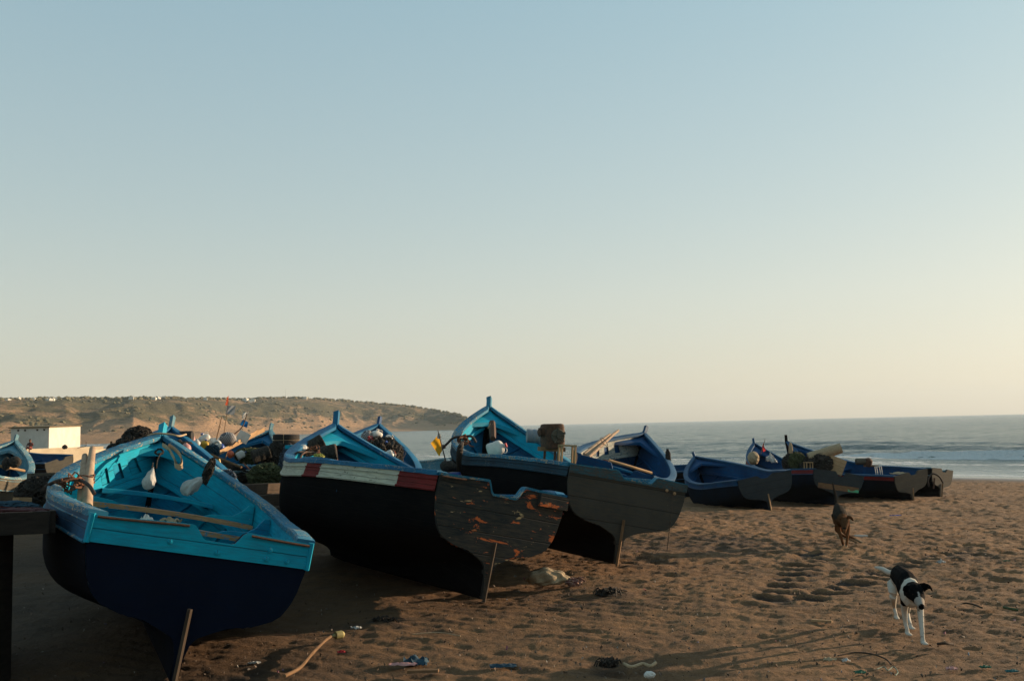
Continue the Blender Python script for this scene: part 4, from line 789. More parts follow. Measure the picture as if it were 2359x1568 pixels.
tubeobj('rope', [A(340, 1003, 12.5), A(360, 998, 12.5), A(392, 1000, 12.55), A(412, 1004, 12.6), A(428, 1000, 13)], .012, MM['tan'], 'tan rope laid across the top of the nearest boat\'s bow', 'rope')
blob(A(388, 1200, 9.6), (.1, .08, .06), MM['sack'], 'rag', 'crumpled brown rag in the bottom of the nearest teal boat', 'rag', amp=.35); blob(A(336, 1196, 9.6), (.06, .05, .07), MM['white'], 'rag', 'small pale rag left of the brown one in the nearest boat', 'rag', amp=.35)
# dark net pile behind the nearest boat
blob(A(318, 1012, 15.5), (.22, .22, .19), MM['net'], 'fishing_net', 'big rounded dark net pile behind the nearest boat\'s port side', 'net', amp=.14, strands=26); blob(A(300, 1028, 15.3), (.22, .2, .15), MM['net'], 'fishing_net', 'lower dark net heap left of the rounded pile', 'net', amp=.2, strands=12)
blob(A(310, 1090, 15.4), (.5, .4, .52), MM['dark'], 'drum_stack', 'dark covered stack of gear carrying the net piles', 'gear', amp=.08)
tubeobj('wooden_stake', [A(256, 1050, 15.4), A(256, 1016, 15.4)], .016, MT['bare'], 'short wooden stake upright beside the net pile', 'stake', sm=0); ropecoil(A(262, 1034, 15.3), .1, MM['net'], 'coil of black hose beside the wooden stake', 4, R=rotx(1.3), tr=.018, cat='hose', name='hose_coil')
# --- second row: heap of floats, jugs and flags in the grey hulled boat
blob(bw('B7', (1.2, .1, .82)), (1.15, .62, .42), MM['net'], 'fishing_net', 'long dark net heap filling the stern of the grey hulled boat', 'net', amp=.2, strands=40)
def cyl(p, r, l, R, mat, name, label, cat, group=None, n=20, prof=None):
    mb = MB(); mb.lathe(prof or [(r*.93, -l/2), (r, -l/2+r*.08), (r, -l*.15), (r*.97, -l*.12), (r, -l*.09), (r, l*.15), (r*.97, l*.18), (r, l*.2), (r, l/2-r*.08), (r*.93, l/2)], c=p, R=R, n=n); return bt(name, mb, mat, label=label, cat=cat, group=group)
cyl(A(429, 1004, 19.3), .1, .24, rR(0, math.pi/2, 0), MM['dark'], 'drum', 'small dark drum behind the blue bow at left', 'drum')
blob(A(415, 1020, 17.8), (.16, .12, .08), MM['net'], 'rag', 'dark rag draped near the dark drum', 'rag', amp=.35); buoy(A(428, 1033, 17.6), .09, MM['pink'], 'pale pink float tucked inside the second blue boat\'s bow')
buoy(A(441, 1013, 20), .085, MM['pink'], 'pink and white float left of the white jug'); buoy(A(453, 1022, 19.8), .08, MM['white'], 'small whitish float under the white jug'); 
jug(A(478, 1024, 20.2), .26, MM['white'], 'large white jug lying in the flag heap', rR(.5, -.5, .2), wd=.9); jug(A(468, 1034, 19.9), .2, MM['yellow'], 'yellow jug below the large white jug in the flag heap', rR(.2, .3, .3), wd=.8)
blob(A(489, 1040, 19.6), (.14, .1, .15), MM['cloth'], 'net_bag', 'dark blue stuffed bag below the ring float', 'bag', amp=.22)
mb = MB(); c0 = A(499, 1024, 19.8); Rr = rR(0, .1, math.pi/2-.2)
mb.grid(np.array([[c0+Rr@np.array([(.065+.032*math.cos(b_))*math.cos(a), (.065+.032*math.cos(b_))*math.sin(a), .045*math.sin(b_)]) for b_ in np.linspace(0, 2*math.pi, 10, endpoint=False)] for a in np.linspace(0, 2*math.pi, 25)]), closed=True); bt('ring_float', mb, MM['white'], label='white ring float at the foot of the thin bare marker pole', cat='float', group='net floats and buoys')
blob(A(525, 1011, 20.4), (.17, .14, .15), MM['check'], 'woven_bag', 'big checked woven bag in the flag heap', 'bag', amp=.09, fr=1.6, R=rR(.3, .2, .3)); buoy(A(508, 1030, 20.2), .08, MM['blue'], 'dark blue float under the checked bag')
mb = MB(); mb.box(A(560, 1006, 20.6), (.24, .02, .22), rR(.2, .5, 0)); bt('board', mb, MM['white'], label='white square board propped beside the checked bag', cat='board')
for k, (a, b_, r_, lb) in enumerate((((500, 1045, 19.9), (609, 989, 22), .028, 'long pale plank slanting up from the flag heap, lowest of the pair'), ((548, 1018, 20.4), (596, 992, 21.8), .022, 'shorter pale plank just above the longer slanting plank'))):
    mb = MB(); P = [A(*a), (A(*a)+A(*b_))/2, A(*b_)]; mb.tube(P, [(r_*.5, r_*1.6)]*3, 4); bt('plank', mb, MT['pale'], label=lb, cat='plank')
tubeobj('pole', [A(470, 1040, 19.6), A(507, 1056, 19.4), A(556, 1076, 19.2)], .026, MT['bare'], 'brown pole lying across the grey hulled boat toward its near rail', 'pole', sm=3)
tubeobj('stick', [A(470, 1071, 17.5), A(490, 1078, 17.8), A(515, 1082, 18.5)], .02, MT['bare'], 'short brown stick below the brown pole by the second blue boat', 'stick', sm=3)
tubeobj('oar', [A(530, 1018, 21), A(524, 1040, 20.6), A(516, 1062, 20.2)], .012, MT['bare'], 'thin stick hanging down below the checked bag', 'stick', sm=3)
flagpole(A(497, 1018, 19.8), A(510.5, 959, 20.3), [], 'thin bare marker pole with no flag, left of the orange flag', r=.012, group='marker poles')
flagpole(A(514, 1008, 20.6), A(527, 920, 21), [((A(527, 908, 21), A(524, 934, 21), A(517, 932, 21), A(524, 915, 21)), MM['flago']), ((A(523, 934, 21.05), A(519, 953, 21.05), A(538, 955, 21.1), A(544, 934, 21.1)), MM['flagg'])], 'marker pole with an orange pennant above a grey flag', r=.006)
flagpole(A(535, 1003, 20.6), A(570, 948, 21), [((A(559, 950, 21), A(557, 966, 21), A(563, 962, 21), A(574, 949, 21)), MM['flagw']), ((A(559, 966, 20.98), A(553, 977, 20.98), A(567, 985, 20.98), A(573, 972, 20.98)), MM['flagb'])], 'bent marker pole with a white flag over a blue flag', r=.013, bmat=MT['rust'], bend=(.05, 0, -.06))
blob(A(535, 1002, 20.5), (.03, .03, .02), MM['rope'], 'rope_knot', 'red rope knot where the bent marker pole starts', 'rope')
tubeobj('plank', [A(503, 1057, 18.6), A(505, 1066, 18.6)], .03, MM['yellow'], 'yellow float end beside the brown pole', 'float', sm=0)
blob(A(519, 1100, 16.2), (.14, .3, .12), MM['bnet'], 'tarpaulin', 'grey blue tarpaulin bundled on the second boat\'s starboard rail', 'tarpaulin', amp=.25, strands=10)
# tyres and nets draped over the grey hulled boat's bow
for k, (yy, lb) in enumerate(((1006.5, 'upper tyre of the two stacked black tyres'), (1019.5, 'lower tyre of the two stacked black tyres'))):
    root = empty('tyre', A(659, yy, 20.2)); tag(root, lb, 'tyre', 'stacked tyres'); mb = MB(); Rt = rR(0, .03, .0); R0 = .265; prof = [(.13, -.045), (.16, -.057), (.235, -.06), (.258, -.05), (.265, -.03)]
    for i in range(6): z_ = -.03+.06*i/5; prof.append((.265 if i % 2 else .259, z_))
    prof += [(.265, .03), (.258, .05), (.235, .06), (.16, .057), (.13, .045)]
    rings = [[A(659, yy, 20.2)+Rt@np.array([(r_+(.004 if (j % 2) and r_ > .25 else 0))*math.cos(a), (r_+(.004 if (j % 2) and r_ > .25 else 0))*math.sin(a), z_]) for j, a in enumerate(np.linspace(0, 2*math.pi, 72, endpoint=False))] for r_, z_ in prof+[prof[0]]]
    mb.grid(np.array(rings), closed=True); bt('casing', mb, MM['dark'], parent=root)
mb = MB(); c0 = A(659, 1013, 20.2); mb.tube([c0+np.array([.272*math.cos(a), .272*math.sin(a), 0]) for a in np.linspace(0, 2*math.pi, 40)], .004, 4); mb.tube([c0+np.array([.01, -.275, .13]), c0+np.array([.01, -.28, -.13])], .004, 4); bt('cord', mb, MM['tan'], label='thin tan cord tied round the two stacked tyres', cat='rope')
blob(A(655, 1045, 20.1), (.36, .3, .26), MM['net'], 'fishing_net', 'black net heaped directly under the stacked tyres', 'net', amp=.16, strands=30); blob(A(636, 1074, 19.9), (.28, .22, .34), MM['net'], 'fishing_net', 'black net hanging down over the grey hull left of the blue net', 'net', amp=.18, strands=30)
blob(A(668, 1082, 19.3), (.2, .22, .44), MM['bnet'], 'fishing_net', 'blue grey net hanging in a long bunch beside the cream banded bow', 'net', amp=.26, fr=4, strands=50)
blob(A(667, 1108, 19.2), (.15, .18, .2), MM['gnet'], 'fishing_net', 'brownish lower end of nets above the lit patch of sand', 'net', amp=.3, strands=20)
cyl(A(601, 1046, 19.6), .13, .34, rR(.4, math.pi/2-.3, 0), MM['net'], 'fish_trap', 'black drum shaped trap left of the stacked tyres', 'trap'); blob(A(575, 1050, 20.3), (.3, .25, .16), MM['gnet'], 'fishing_net', 'olive net heap amidships in the grey hulled boat', 'net', amp=.25, strands=16)
blob(A(612, 1094, 18.4), (.3, .2, .2), MM['gnet'], 'fishing_net', 'brown net lying on the timber pile', 'net', amp=.3, strands=16)
tubeobj('rope', [A(560, 1066, 19.6), A(580, 1084, 19), A(604, 1088, 18.8), A(628, 1104, 18.6), A(640, 1128, 18.)], .014, MM['rope'], 'brown rope trailing from the grey hulled boat onto the timbers', 'rope')
jug(A(545, 1052, 20.), .2, MM['clear'], 'milky jug beside the olive net heap', rR(.4, 1.1, 0), wd=.8, group='loose canisters'); buoy(A(531, 1046, 20.1), .07, MM['orange'], 'orange float beside the milky jug amidships')
# timbers under and beside it
def beam(a, b_, w, h, mat, label, cat='timber', group='rough timbers propping the boats', name='timber'):
    mb = MB(); a = np.array(a); b_ = np.array(b_); d = b_-a; L_ = np.linalg.norm(d); d /= L_; s = np.cross(d, [0, 0, 1]); s /= np.linalg.norm(s); u_ = np.cross(s, d); mb.box((a+b_)/2, (L_, w, h), np.stack([d, s, u_], 1)); return bt(name, mb, mat, label=label, cat=cat, group=group)
beam(A(545, 1128, 15.5), A(652, 1122, 17.5), .3, .16, MT['oldwood'], 'thick dark timber below the grey hull, topmost of its pile'); beam(A(540, 1160, 15.2), A(668, 1150, 17), .34, .22, MT['oldwood'], 'broad dark timber in the middle of the pile below the grey hull'); beam(A(556, 1190, 15), A(676, 1176, 16.6), .3, .2, MT['oldwood'], 'lowest dark timber of the pile below the grey hull')
beam(A(600, 1168, 15.4), A(640, 1205, 14.6), .14, .14, MT['oldwood'], 'slanting dark prop against the timber pile'); beam(A(655, 1192, 15.4), A(700, 1190, 15.6), .25, .22, MT['greyhull'], 'pale grey block on the sand by the timber pile', 'block')
# --- left edge: tray cart, timbers, gear
c0 = A(30, 1300, 7.8); root = empty('handcart', (c0[0], c0[1], 0.)); tag(root, 'dark wooden barrow with a shallow tray cut by the left edge', 'cart')
q = [A(-330, 1192, 7.2), A(116, 1176, 7.3), A(112, 1172, 8.6), A(-200, 1166, 8.6)]; zt_ = q[1][2]
for (a, b_) in ((q[0], q[1]), (q[1], q[2]), (q[2], q[3])):
    mb = MB(); lo = np.array([0, 0, -.16]); a = np.array(a); b_ = np.array(b_); n_ = np.cross(b_-a, [0, 0, 1.]); n_ /= np.linalg.norm(n_); n_ *= .035
    mb.prism([a, b_, b_+lo, a+lo], n_); bt('side_board', mb, MT['blackwood'], parent=root)
mb = MB(); mb.prism([np.array(p_)+np.array([0, 0, -.13]) for p_ in q], (0, 0, -.03)); bt('tray_floor', mb, MT['blackwood'], parent=root)
for (px, yy) in ((-12, 7.45), (-170, 7.5), (-20, 8.3)):
    p0 = A(px-30, 1226, yy); mb = MB(); mb.box((p0[0], p0[1], p0[2]/2), (.34, .26, p0[2])); bt('leg', mb, MT['blackwood'], parent=root)
blob(A(-20, 1192, 8.0), (.5, .30, .07), simple('maroon_net', (.06, .012, .012), .9), 'fishing_net', 'dark red net lying in the barrow tray', 'net', amp=.2, strands=20); blob(A(0, 1172, 8.5), (.3, .12, .06), MM['cloth'], 'tarpaulin', 'blue cloth bunched at the back of the barrow tray', 'cloth', amp=.3)
beam(A(66, 1106, 16), A(122, 1104, 16.4), .1, .22, MT['greyhull'], 'grey board on edge between the left boats', name='board', cat='board'); beam(A(70, 1126, 15.6), A(150, 1118, 16.4), .3, .14, MT['oldwood'], 'dark flat timber under the grey board at left')
blob(A(100, 1140, 14.6), (.36, .3, .26), MM['net'], 'fishing_net', 'spiky black net heap beside the nearest boat\'s left side', 'net', amp=.3, strands=24); beam(A(36, 1150, 14), A(66, 1150, 14.2), .12, .06, MT['pale'], 'short pale plank on the sand beneath the left grey hull', name='plank', cat='plank')
blob(A(34, 1064, 21), (.13, .1, .12), MM['net'], 'float', 'dark round float inside the left grey hulled boat', 'float', amp=.1); blob(A(14, 1068, 21), (.08, .1, .14), MM['net'], 'float', 'dark oblong float left of the round one in the left boat', 'float', amp=.1)
tubeobj('oar', [A(-40, 1066, 20.5), A(10, 1075, 21), A(56, 1084, 21.5)], .03, MT['pale'], 'pale oar lying in the left grey hulled boat', 'oar', sm=3)
# --- cream banded boat's bow gear
Rc = rR(.3, math.pi/2-.5, 0)
cyl(A(722, 1026, 14.2), .1, .30, Rc, MM['net'], 'fish_trap', 'black drum shaped trap at the cream banded boat\'s bow, left of two', 'trap', 'black fish traps'); cyl(A(752, 1044, 14), .11, .28, rR(.1, math.pi/2-.2, 0), MM['net'], 'fish_trap', 'black drum shaped trap at the cream banded boat\'s bow, right of two', 'trap', 'black fish traps')
buoy(A(698, 1034, 13.9), .065, MM['clear'], 'grey white float on the cream banded boat\'s port rail', R=rotx(1.3)); blob(A(708, 1036, 13.9), (.05, .05, .06), MM['sack'], 'rag', 'tan rag beside the grey white float', 'rag', amp=.3)
blob(A(733, 1055, 13.2), (.075, .06, .06), MM['netyel'], 'net_bag', 'yellow green net bag inside the cream banded boat\'s bow', 'net', amp=.12)
anchor([A(668, 1055, 13.2), A(676, 1047, 13.2), A(688, 1041, 13.2), A(702, 1041, 13.3), A(724, 1043, 13.4), A(744, 1055, 13.3)], 'black grapnel hooked over the cream banded boat\'s port rail', fl=.05, r=.014, arms=[[A(706, 1040, 13.3), A(697, 1045, 13.1), A(691, 1057, 12.95), A(688, 1067, 12.9)]], lash=A(720, 1040, 13.5))
tubeobj('rope', [A(771, 1024, 14.6), A(768, 1040, 14.4), A(770, 1056, 14.2), A(776, 1062, 14.2), A(775, 1044, 14.4), A(772, 1024, 14.6)], .012, MM['rope'], 'red brown rope loop hanging in the cream banded boat', 'rope')
tubeobj('rope', [A(1075, 1140, 10.2), A(1082, 1136, 10.2), A(1090, 1139, 10.2), A(1096, 1137, 10.2)], .009, MM['rope'], 'scrap of red rope on the flaked transom notch', 'rope')
beam(A(670, 1029, 14), A(690, 1028, 14.2), .2, .05, MT['teal'], 'small teal board on the cream banded boat\'s port rail', name='board', cat='board')
# --- jugs in the boat behind
blob(A(878, 1050, 21), (.45, .7, .38), MM['net'], 'fishing_net', 'dark net mound beneath the jug heap', 'net', amp=.15, strands=10)
blob(A(845, 1005, 21.2), (.12, .1, .15), MM['check'], 'woven_bag', 'checked woven bag on top of the jug heap', 'bag', amp=.1, fr=1.6, R=rR(.2, .5, 0))
jug(A(861, 1031, 20.9), .26, MM['red'], 'red jug in the jug heap beside the checked bag', rR(.2, -.45, 0), wd=.55, cap=MM['red']); jug(A(864, 1016, 21.3), .26, MM['white'], 'biggest white jug at the top of the jug heap', rR(.6, .15, .2), wd=.95, cap=MM['white'])
jug(A(886, 1018, 21.4), .22, MM['white'], 'white jug right of the biggest one in the jug heap', rR(.1, .9, .1), wd=.8, cap=MM['white']); jug(A(874, 1033, 20.8), .24, MM['blue'], 'blue jug lying across the jug heap', rR(-.2, .9, .3), wd=.72); jug(A(860, 1046, 20.5), .22, MM['white'], 'white jug low on the left of the jug heap', rR(.1, .8, -.2), wd=.9, cap=MM['white'])
blob(A(882, 1042, 20.5), (.1, .08, .07), MM['orange'], 'float', 'orange float in the middle of the jug heap', 'float', amp=.15); jug(A(884, 1052, 20.2), .24, MM['white'], 'white jug at the bottom front of the jug heap', rR(.2, 1.2, .1), wd=.75, cap=MM['orange']); jug(A(890, 1042, 20.8), .2, MM['clear'], 'milky grey jug low on the right of the heap', rR(-.2, 1., .1), wd=.8); buoy(A(906, 1048, 20.6), .07, MM['pink'], 'small pinkish float at the right edge of the jug heap')
# --- yellow flag and its barrel
p0 = A(1033, 1080, 14.6); root = empty('barrel', (p0[0], p0[1], 0)); tag(root, 'blue barrel holding the yellow flag pole between the two black hulls', 'barrel'); mb = MB(); mb.lathe([(.17, 0), (.2, .05), (.2, .4), (.21, .42), (.2, .45), (.2, .85), (.21, .87), (.2, .9), (.2, p0[2]-.12), (.17, p0[2]-.05), (.16, p0[2]-.05)], c=(p0[0], p0[1], 0), n=20); bt('body', mb, MM['blue'], parent=root)
blob(A(1032, 1073, 14.6), (.12, .12, .09), MM['net'], 'float', 'black float with white straps at the foot of the yellow flag', 'float', amp=.15, sub=3); buoy(A(1031, 1064, 14.6), .05, MM['clear'], 'small grey float right on top of the black strapped float')
flagpole(A(1028, 1068, 14.5), A(1008, 990, 14.7), [((A(1010, 1000, 14.7), A(1018, 1038, 14.6), A(1011, 1051, 14.6), A(992, 1020, 14.7)), MM['flagy'])], 'marker pole with a torn yellow flag', r=.009, bmat=MM['iron'])
blob(A(1011, 1006, 14.68), (.03, .02, .09), MM['bag'], 'rag', 'white rag tied at the top of the yellow flag pole', 'rag', amp=.3, sub=3, R=rR(0, -.15, 0))
# --- tallest boat's gear
anchor([A(1019, 1031, 15.3), A(1030, 1021, 15.3), A(1041, 1010, 15.3), A(1052, 1006, 15.3), A(1066, 1005, 15.4), A(1086, 1005, 15.4), A(1096, 1019, 15.4)], 'long black grapnel over the port rail of the tallest boat', fl=.07, r=.019, lash=A(1066, 1012, 15.35))
ropecoil(A(1068, 1016, 15.3), .07, MM['rope'], 'tangle of orange brown rope on the tallest boat\'s port rail', 6, R=rotx(.9), tr=.009, tail=[A(1082, 1026, 15.2), A(1092, 1028, 15.2)])
tubeobj('weed_rope', [A(1064, 1020, 15.05), A(1060, 1032, 14.93), A(1057, 1055, 14.95), A(1056, 1078, 15.02), A(1058, 1100, 15.1)], [.03, .05, .045, .04, .02], MM['weed'], 'thick weedy rope hanging down the tallest boat\'s dark side', 'rope')
mb = MB(); a = A(1135, 1010, 16.4); b_ = A(1133, 972, 16.9); mb.tube([a, (a+b_)/2, b_], [(.05, .05), (.06, .05), (.055, .045)], 6); bt('mast_stub', mb, MT['rust'], label='short rusty brown post standing inside the tallest bow', cat='post'); blob(A(1131, 984, 16.75), (.06, .04, .07), MM['tan'], 'rag', 'tan cloth tied round the rusty post in the tallest bow', 'rag', amp=.2)
jug(A(1124, 1039, 15.4), .30, MM['white'], 'white canister lying inside the tallest boat', rR(.1, 1.25, .3), wd=.75, cap=MM['red'], group='loose canisters')
root = empty('outboard_motor', A(1272, 1066, 14.2)); tag(root, 'rusty outboard motor on a wooden stand in the tallest boat', 'motor')
mb = MB(); c0 = A(1272, 1004, 14.2); Rm_ = rR(.35, 0, 0); rings = []
for z_, s in ((-.18, .75), (-.17, .95), (-.1, 1.), (.05, 1.03), (.13, 1.), (.165, .93), (.175, .7)): rings.append([c0+Rm_@np.array([.15*s*np.sign(math.cos(a))*abs(math.cos(a))**.42, .15*s*np.sign(math.sin(a))*abs(math.sin(a))**.42, z_]) for a in np.linspace(0, 2*math.pi, 20, endpoint=False)])
mb.grid(np.array(rings), closed=True); mb.add(rings[0], [tuple(range(20))]); mb.add(rings[-1], [tuple(range(20))]); bt('engine_block', mb, MT['rust'], parent=root)
mb = MB(); mb.lathe([(.10, 0), (.10, .02), (.09, .03), (.035, .03), (.035, .06), (.001, .062)], c=c0+Rm_@np.array([.02, -.15, .0]), R=Rm_@rotx(math.pi/2), n=22)
for k in range(5): a = k*2*math.pi/5+.4; mb.box(c0+Rm_@np.array([.02+.075*math.cos(a), -.185, .075*math.sin(a)]), (.075, .012, .03), Rm_@roty(-a))
bt('flywheel', mb, MT['greyhull'], parent=root)
mb = MB(); mb.lathe([(.05, 0), (.07, .02), (.07, .05), (.05, .06), (.065, .08), (.03, .1)], c=c0+Rm_@np.array([-.13, -.03, .06]), R=Rm_@roty(-math.pi/2), n=16); bt('exhaust', mb, MT['rust'], parent=root)
mb = MB(); mb.box(A(1270, 1034, 14.2), (.36, .2, .06), rR(.2, .06, 0)); bt('mounting_board', mb, MT['bare'], parent=root)
for (px, py) in ((1253, 1078), (1277, 1080), (1284, 1082)): mb = MB(); a = A(px+2, 1036, 14.15); b_ = A(px-2, py+10, 14.1); mb.tube([a, b_], [(.022, .022)]*2, 4); bt('leg', mb, MT['rust'], parent=root)
cyl(A(1231, 1004, 15.2), .105, .24, rR(.1, math.pi/2+.08, 0), rough_mat('dented_metal_tank', (.14, .17, .20), (.22, .22, .20), 6, .4, .3, .01), 'fuel_tank', 'dull grey metal fuel tank left of the rusty motor', 'tank', n=24)
def stool(c, w, h, d, R, mat, label, group='open wooden frames standing in the boats'):
    root = empty('open_stand', c); tag(root, label, 'stand', group); c = np.array(c)
    for sx in (-1, 1):
        for sy in (-1, 1): mb = MB(); p1_ = c+R@np.array([sx*w/2, sy*d/2, 0]); p2_ = c+R@np.array([sx*w/2, sy*d/2, h]); mb.tube([p1_, p2_], [(w*.09, w*.06)]*2, 4, upv=(0, 1, 0)); bt('leg', mb, mat, parent=root)
    for z_ in (h,):
        mb = MB()
        for sy in (-1, 1): mb.box(c+R@np.array([0, sy*d/2, z_]), (w*1.18, .03, w*.12), R)
        for sx in (-1, 1): mb.box(c+R@np.array([sx*w/2, 0, z_+.004]), (.03, d, w*.1), R)
        bt('top_rail', mb, mat, parent=root)
stool(A(1305, 1071, 13.9), .19, .27, .16, rR(.2, .07, -.02), MT['pale'], 'open pale wooden frame right of the rusty motor')
blob(A(1322, 1052, 15), (.05, .06, .1), MM['net'], 'float', 'dark oval float behind the open pale frame', 'float', amp=.1)
tubeobj('rope', [A(1548, 1120, 12.0), A(1547, 1160, 12.0), A(1542, 1215, 12.0), A(1536, 1268, 12.1)], .004, MM['net'], 'thin dark line hanging from the plain grey transom to the sand', 'rope')
# --- tied poles and oars in the boat behind the motor
root = empty('pole_bundle', A(1352, 1046, 18.6)); tag(root, 'sunlit pale poles tied in a bundle, jutting up behind the motor', 'poles')
for a, b_, r_ in (((1350, 1049, 18.6), (1424, 991, 20), .045), ((1345, 1046, 18.6), (1404, 1000, 19.6), .042), ((1356, 1052, 18.5), (1410, 1003, 19.6), .035)): tubeobj('pole', [A(*a), (A(*a)+A(*b_))/2, A(*b_)], [r_*.8, r_, r_*.55], MM['poly'], None, None, parent=root)
for px, py in ((1363, 1040), (1391, 1017)): mb = MB(); c0 = A(px, py, 19); mb.tube([c0+np.array([.09*math.cos(a)*.7, .09*math.sin(a), .08*math.cos(a+2.6)]) for a in np.linspace(0, 2*math.pi, 14)], .006, 5); bt('lashing', mb, MM['rope'], parent=root)
tubeobj('oar', [A(1402, 1060, 19), A(1450, 1074, 19.2), A(1500, 1089, 19.6)], .03, MT['pale'], 'long pale oar lying in the boat behind the motor', 'oar', sm=3)
ropecoil(A(1392, 1066, 18.4), .08, MM['rope'], 'bunch of orange rope on the stern behind the plain grey transom', 5, R=rotx(1.1), tr=.012)
blob(A(1532, 1047+20, 22), (.01, .01, .01), MM['net'], 'float', 'tiny dark float in the boat behind the motor', 'float', sub=1)
blob(A(1539, 1052, 22.3), (.06, .03, .17), MM['net'], 'rope_knot', 'dark rope hung on the inner starboard side behind the motor', 'rope', amp=.3, sub=3)
# --- far group gear
blob(A(1735, 1055, 33.3), (.19, .18, .21), MM['sack'], 'straw_bag', 'straw coloured bag in the bow of the red striped boat', 'bag', amp=.18); blob(A(1774, 1057, 33), (.12, .1, .26), MM['bag'], 'rag', 'white rag hanging inside the red striped boat', 'rag', amp=.4, sub=3); blob(A(1783, 1062, 32.8), (.1, .1, .16), MM['bag'], 'rag', 'smaller white rag right of the hanging one', 'rag', amp=.4, sub=3)
flagpole(A(1752, 1046, 34.5), A(1762, 1010, 34.5), [((A(1758, 1020, 34.5), A(1755, 1028, 34.5), A(1758, 1041, 34.5), A(1763, 1037, 34.5)), MM['flagr'])], 'short pole with a limp red flag in the far group', r=.01)
blob(A(1836, 1066, 31.6), (.28, .25, .32), MM['gnet'], 'fishing_net', 'green brown net heap in the red striped boat', 'net', amp=.2, strands=30); blob(A(1820, 1068, 31.8), (.24, .25, .30), MM['net'], 'fishing_net', 'black net heap left of the green brown one in the far group', 'net', amp=.2, strands=20)
blob(A(1858, 1096-20, 31.5), (.3, .3, .3), MM['net'], 'fishing_net', 'low dark net under the crate boards in the far group', 'net', amp=.2)
stool(A(1862, 1084, 31.), .2, .26, .16, rR(.2, .02, 0), MT['pale'], 'small pale open frame beside the green brown net')
cyl(A(1899, 1043, 31.4), .16, 1., rR(0, math.pi/2-.28, 0)@rotx(.1), MM['sack'], 'foam_roll', 'tan rolled mat lying on top of the crate boards', 'roll', prof=[(.05, -.52), (.16, -.52), (.17, -.42), (.158, -.1), (.172, .2), (.16, .42), (.16, .52), (.05, .52)])
root = empty('crate', A(1918, 1068, 31.2)); tag(root, 'tilted sunlit wooden crate in the far red striped boat', 'crate'); Rk = rR(-.25, .42, -.35)
for k in range(4): mb = MB(); mb.box(A(1918, 1068, 31.2)+Rk@np.array([0, 0, (k-1.5)*.13]), (.72, .03, .122), Rk); bt('slat', mb, MT['pale'], parent=root)
for sx in (-1, 1): mb = MB(); mb.box(A(1918, 1068, 31.2)+Rk@np.array([sx*.35, .16, 0]), (.03, .3, .52), Rk); bt('end_board', mb, MT['bare'], parent=root)
blob(A(1888, 1072, 31.3), (.42, .3, .34), MM['net'], 'tarpaulin', 'dark tarpaulin hanging under the tan roll', 'tarpaulin', amp=.12)
blob(A(1821, 1037, 37.2), (.08, .05, .3), MM['tan'], 'mat', 'oval tan mat leaning in the bow of the black headed boat', 'mat', amp=.08)
root = empty('outboard_motor', A(2000, 1072, 34.6)); tag(root, 'small far off motor in the long red striped boat', 'motor'); blob_c = A(1999, 1064, 34.6); mb = MB(); mb.lathe([(.02, -.16), (.12, -.14), (.15, -.02), (.13, .1), (.05, .15)], c=blob_c, R=rR(0, .3, .3), n=14); bt('engine_block', mb, MT['rust'], parent=root); mb = MB(); mb.lathe([(.1, 0), (.11, .02), (.11, .3), (.1, .32)], c=blob_c+np.array([-.1, 0, .03]), R=roty(-math.pi/2), n=14); bt('fuel_tank', mb, MT['greyhull'], parent=root); mb = MB(); mb.box(blob_c+np.array([.1, 0, -.13]), (.5, .12, .05)); bt('mounting_board', mb, MT['bare'], parent=root)
stool(A(2025, 1093, 33.9), .16, .28, .14, rR(.1, -.12, 0), MM['white'], 'small white open frame in the long red striped boat')
blob(A(2072, 1090, 33.8), (.3, .2, .09), MM['tan'], 'rag', 'tan scraps heaped at the stern of the long red striped boat', 'rag', amp=.4)
anchor([A(2139, 1118, 35.2), A(2138, 1105, 35.2), A(2144, 1093, 35.2), A(2152, 1091, 35.2), A(2164, 1098, 35.2), A(2172, 1112, 35.2)], 'rusty hook lying against the farthest pale stern', fl=.06, r=.03)
tubeobj('stick', [A(2152, 1100, 35), A(2150, 1125, 35)], .03, MT['rust'], 'short upright stick under the farthest stern', 'stick', sm=0)
mb = MB(); P14 = 'B13'
g_ = BATOK if 'BATOK' in globals() else None
h13 = BOATS['B13'][1]; zl = np.linspace(.46, .62, 5); 
for (y0, y1, z0, z1, mt_, nm) in ((-.70, .66, .44, .60, MT['bare'], 'bare_wood_strip'), (-.70, -.34, .445, .50, simple('mint_green_paint', (.08, .42, .22), .6), 'green_paint_patch')):
    ys = np.linspace(y0, y1, 12); mb = MB(); G_ = []
    for y in ys: zt_ = z1+(.03*math.sin(y*17) if 'green' in nm else 0); G_.append([(-h13.tr*(z/h13.Hs)-(.037 if 'green' in nm else .034), y*h13.bt/.83, z) for z in np.linspace(max(z0, .40+.09*abs(y)**2), zt_, 3)])
    mb.grid(np.array(G_)); build(nm, mb, mt_, BOATS['B13'][3])

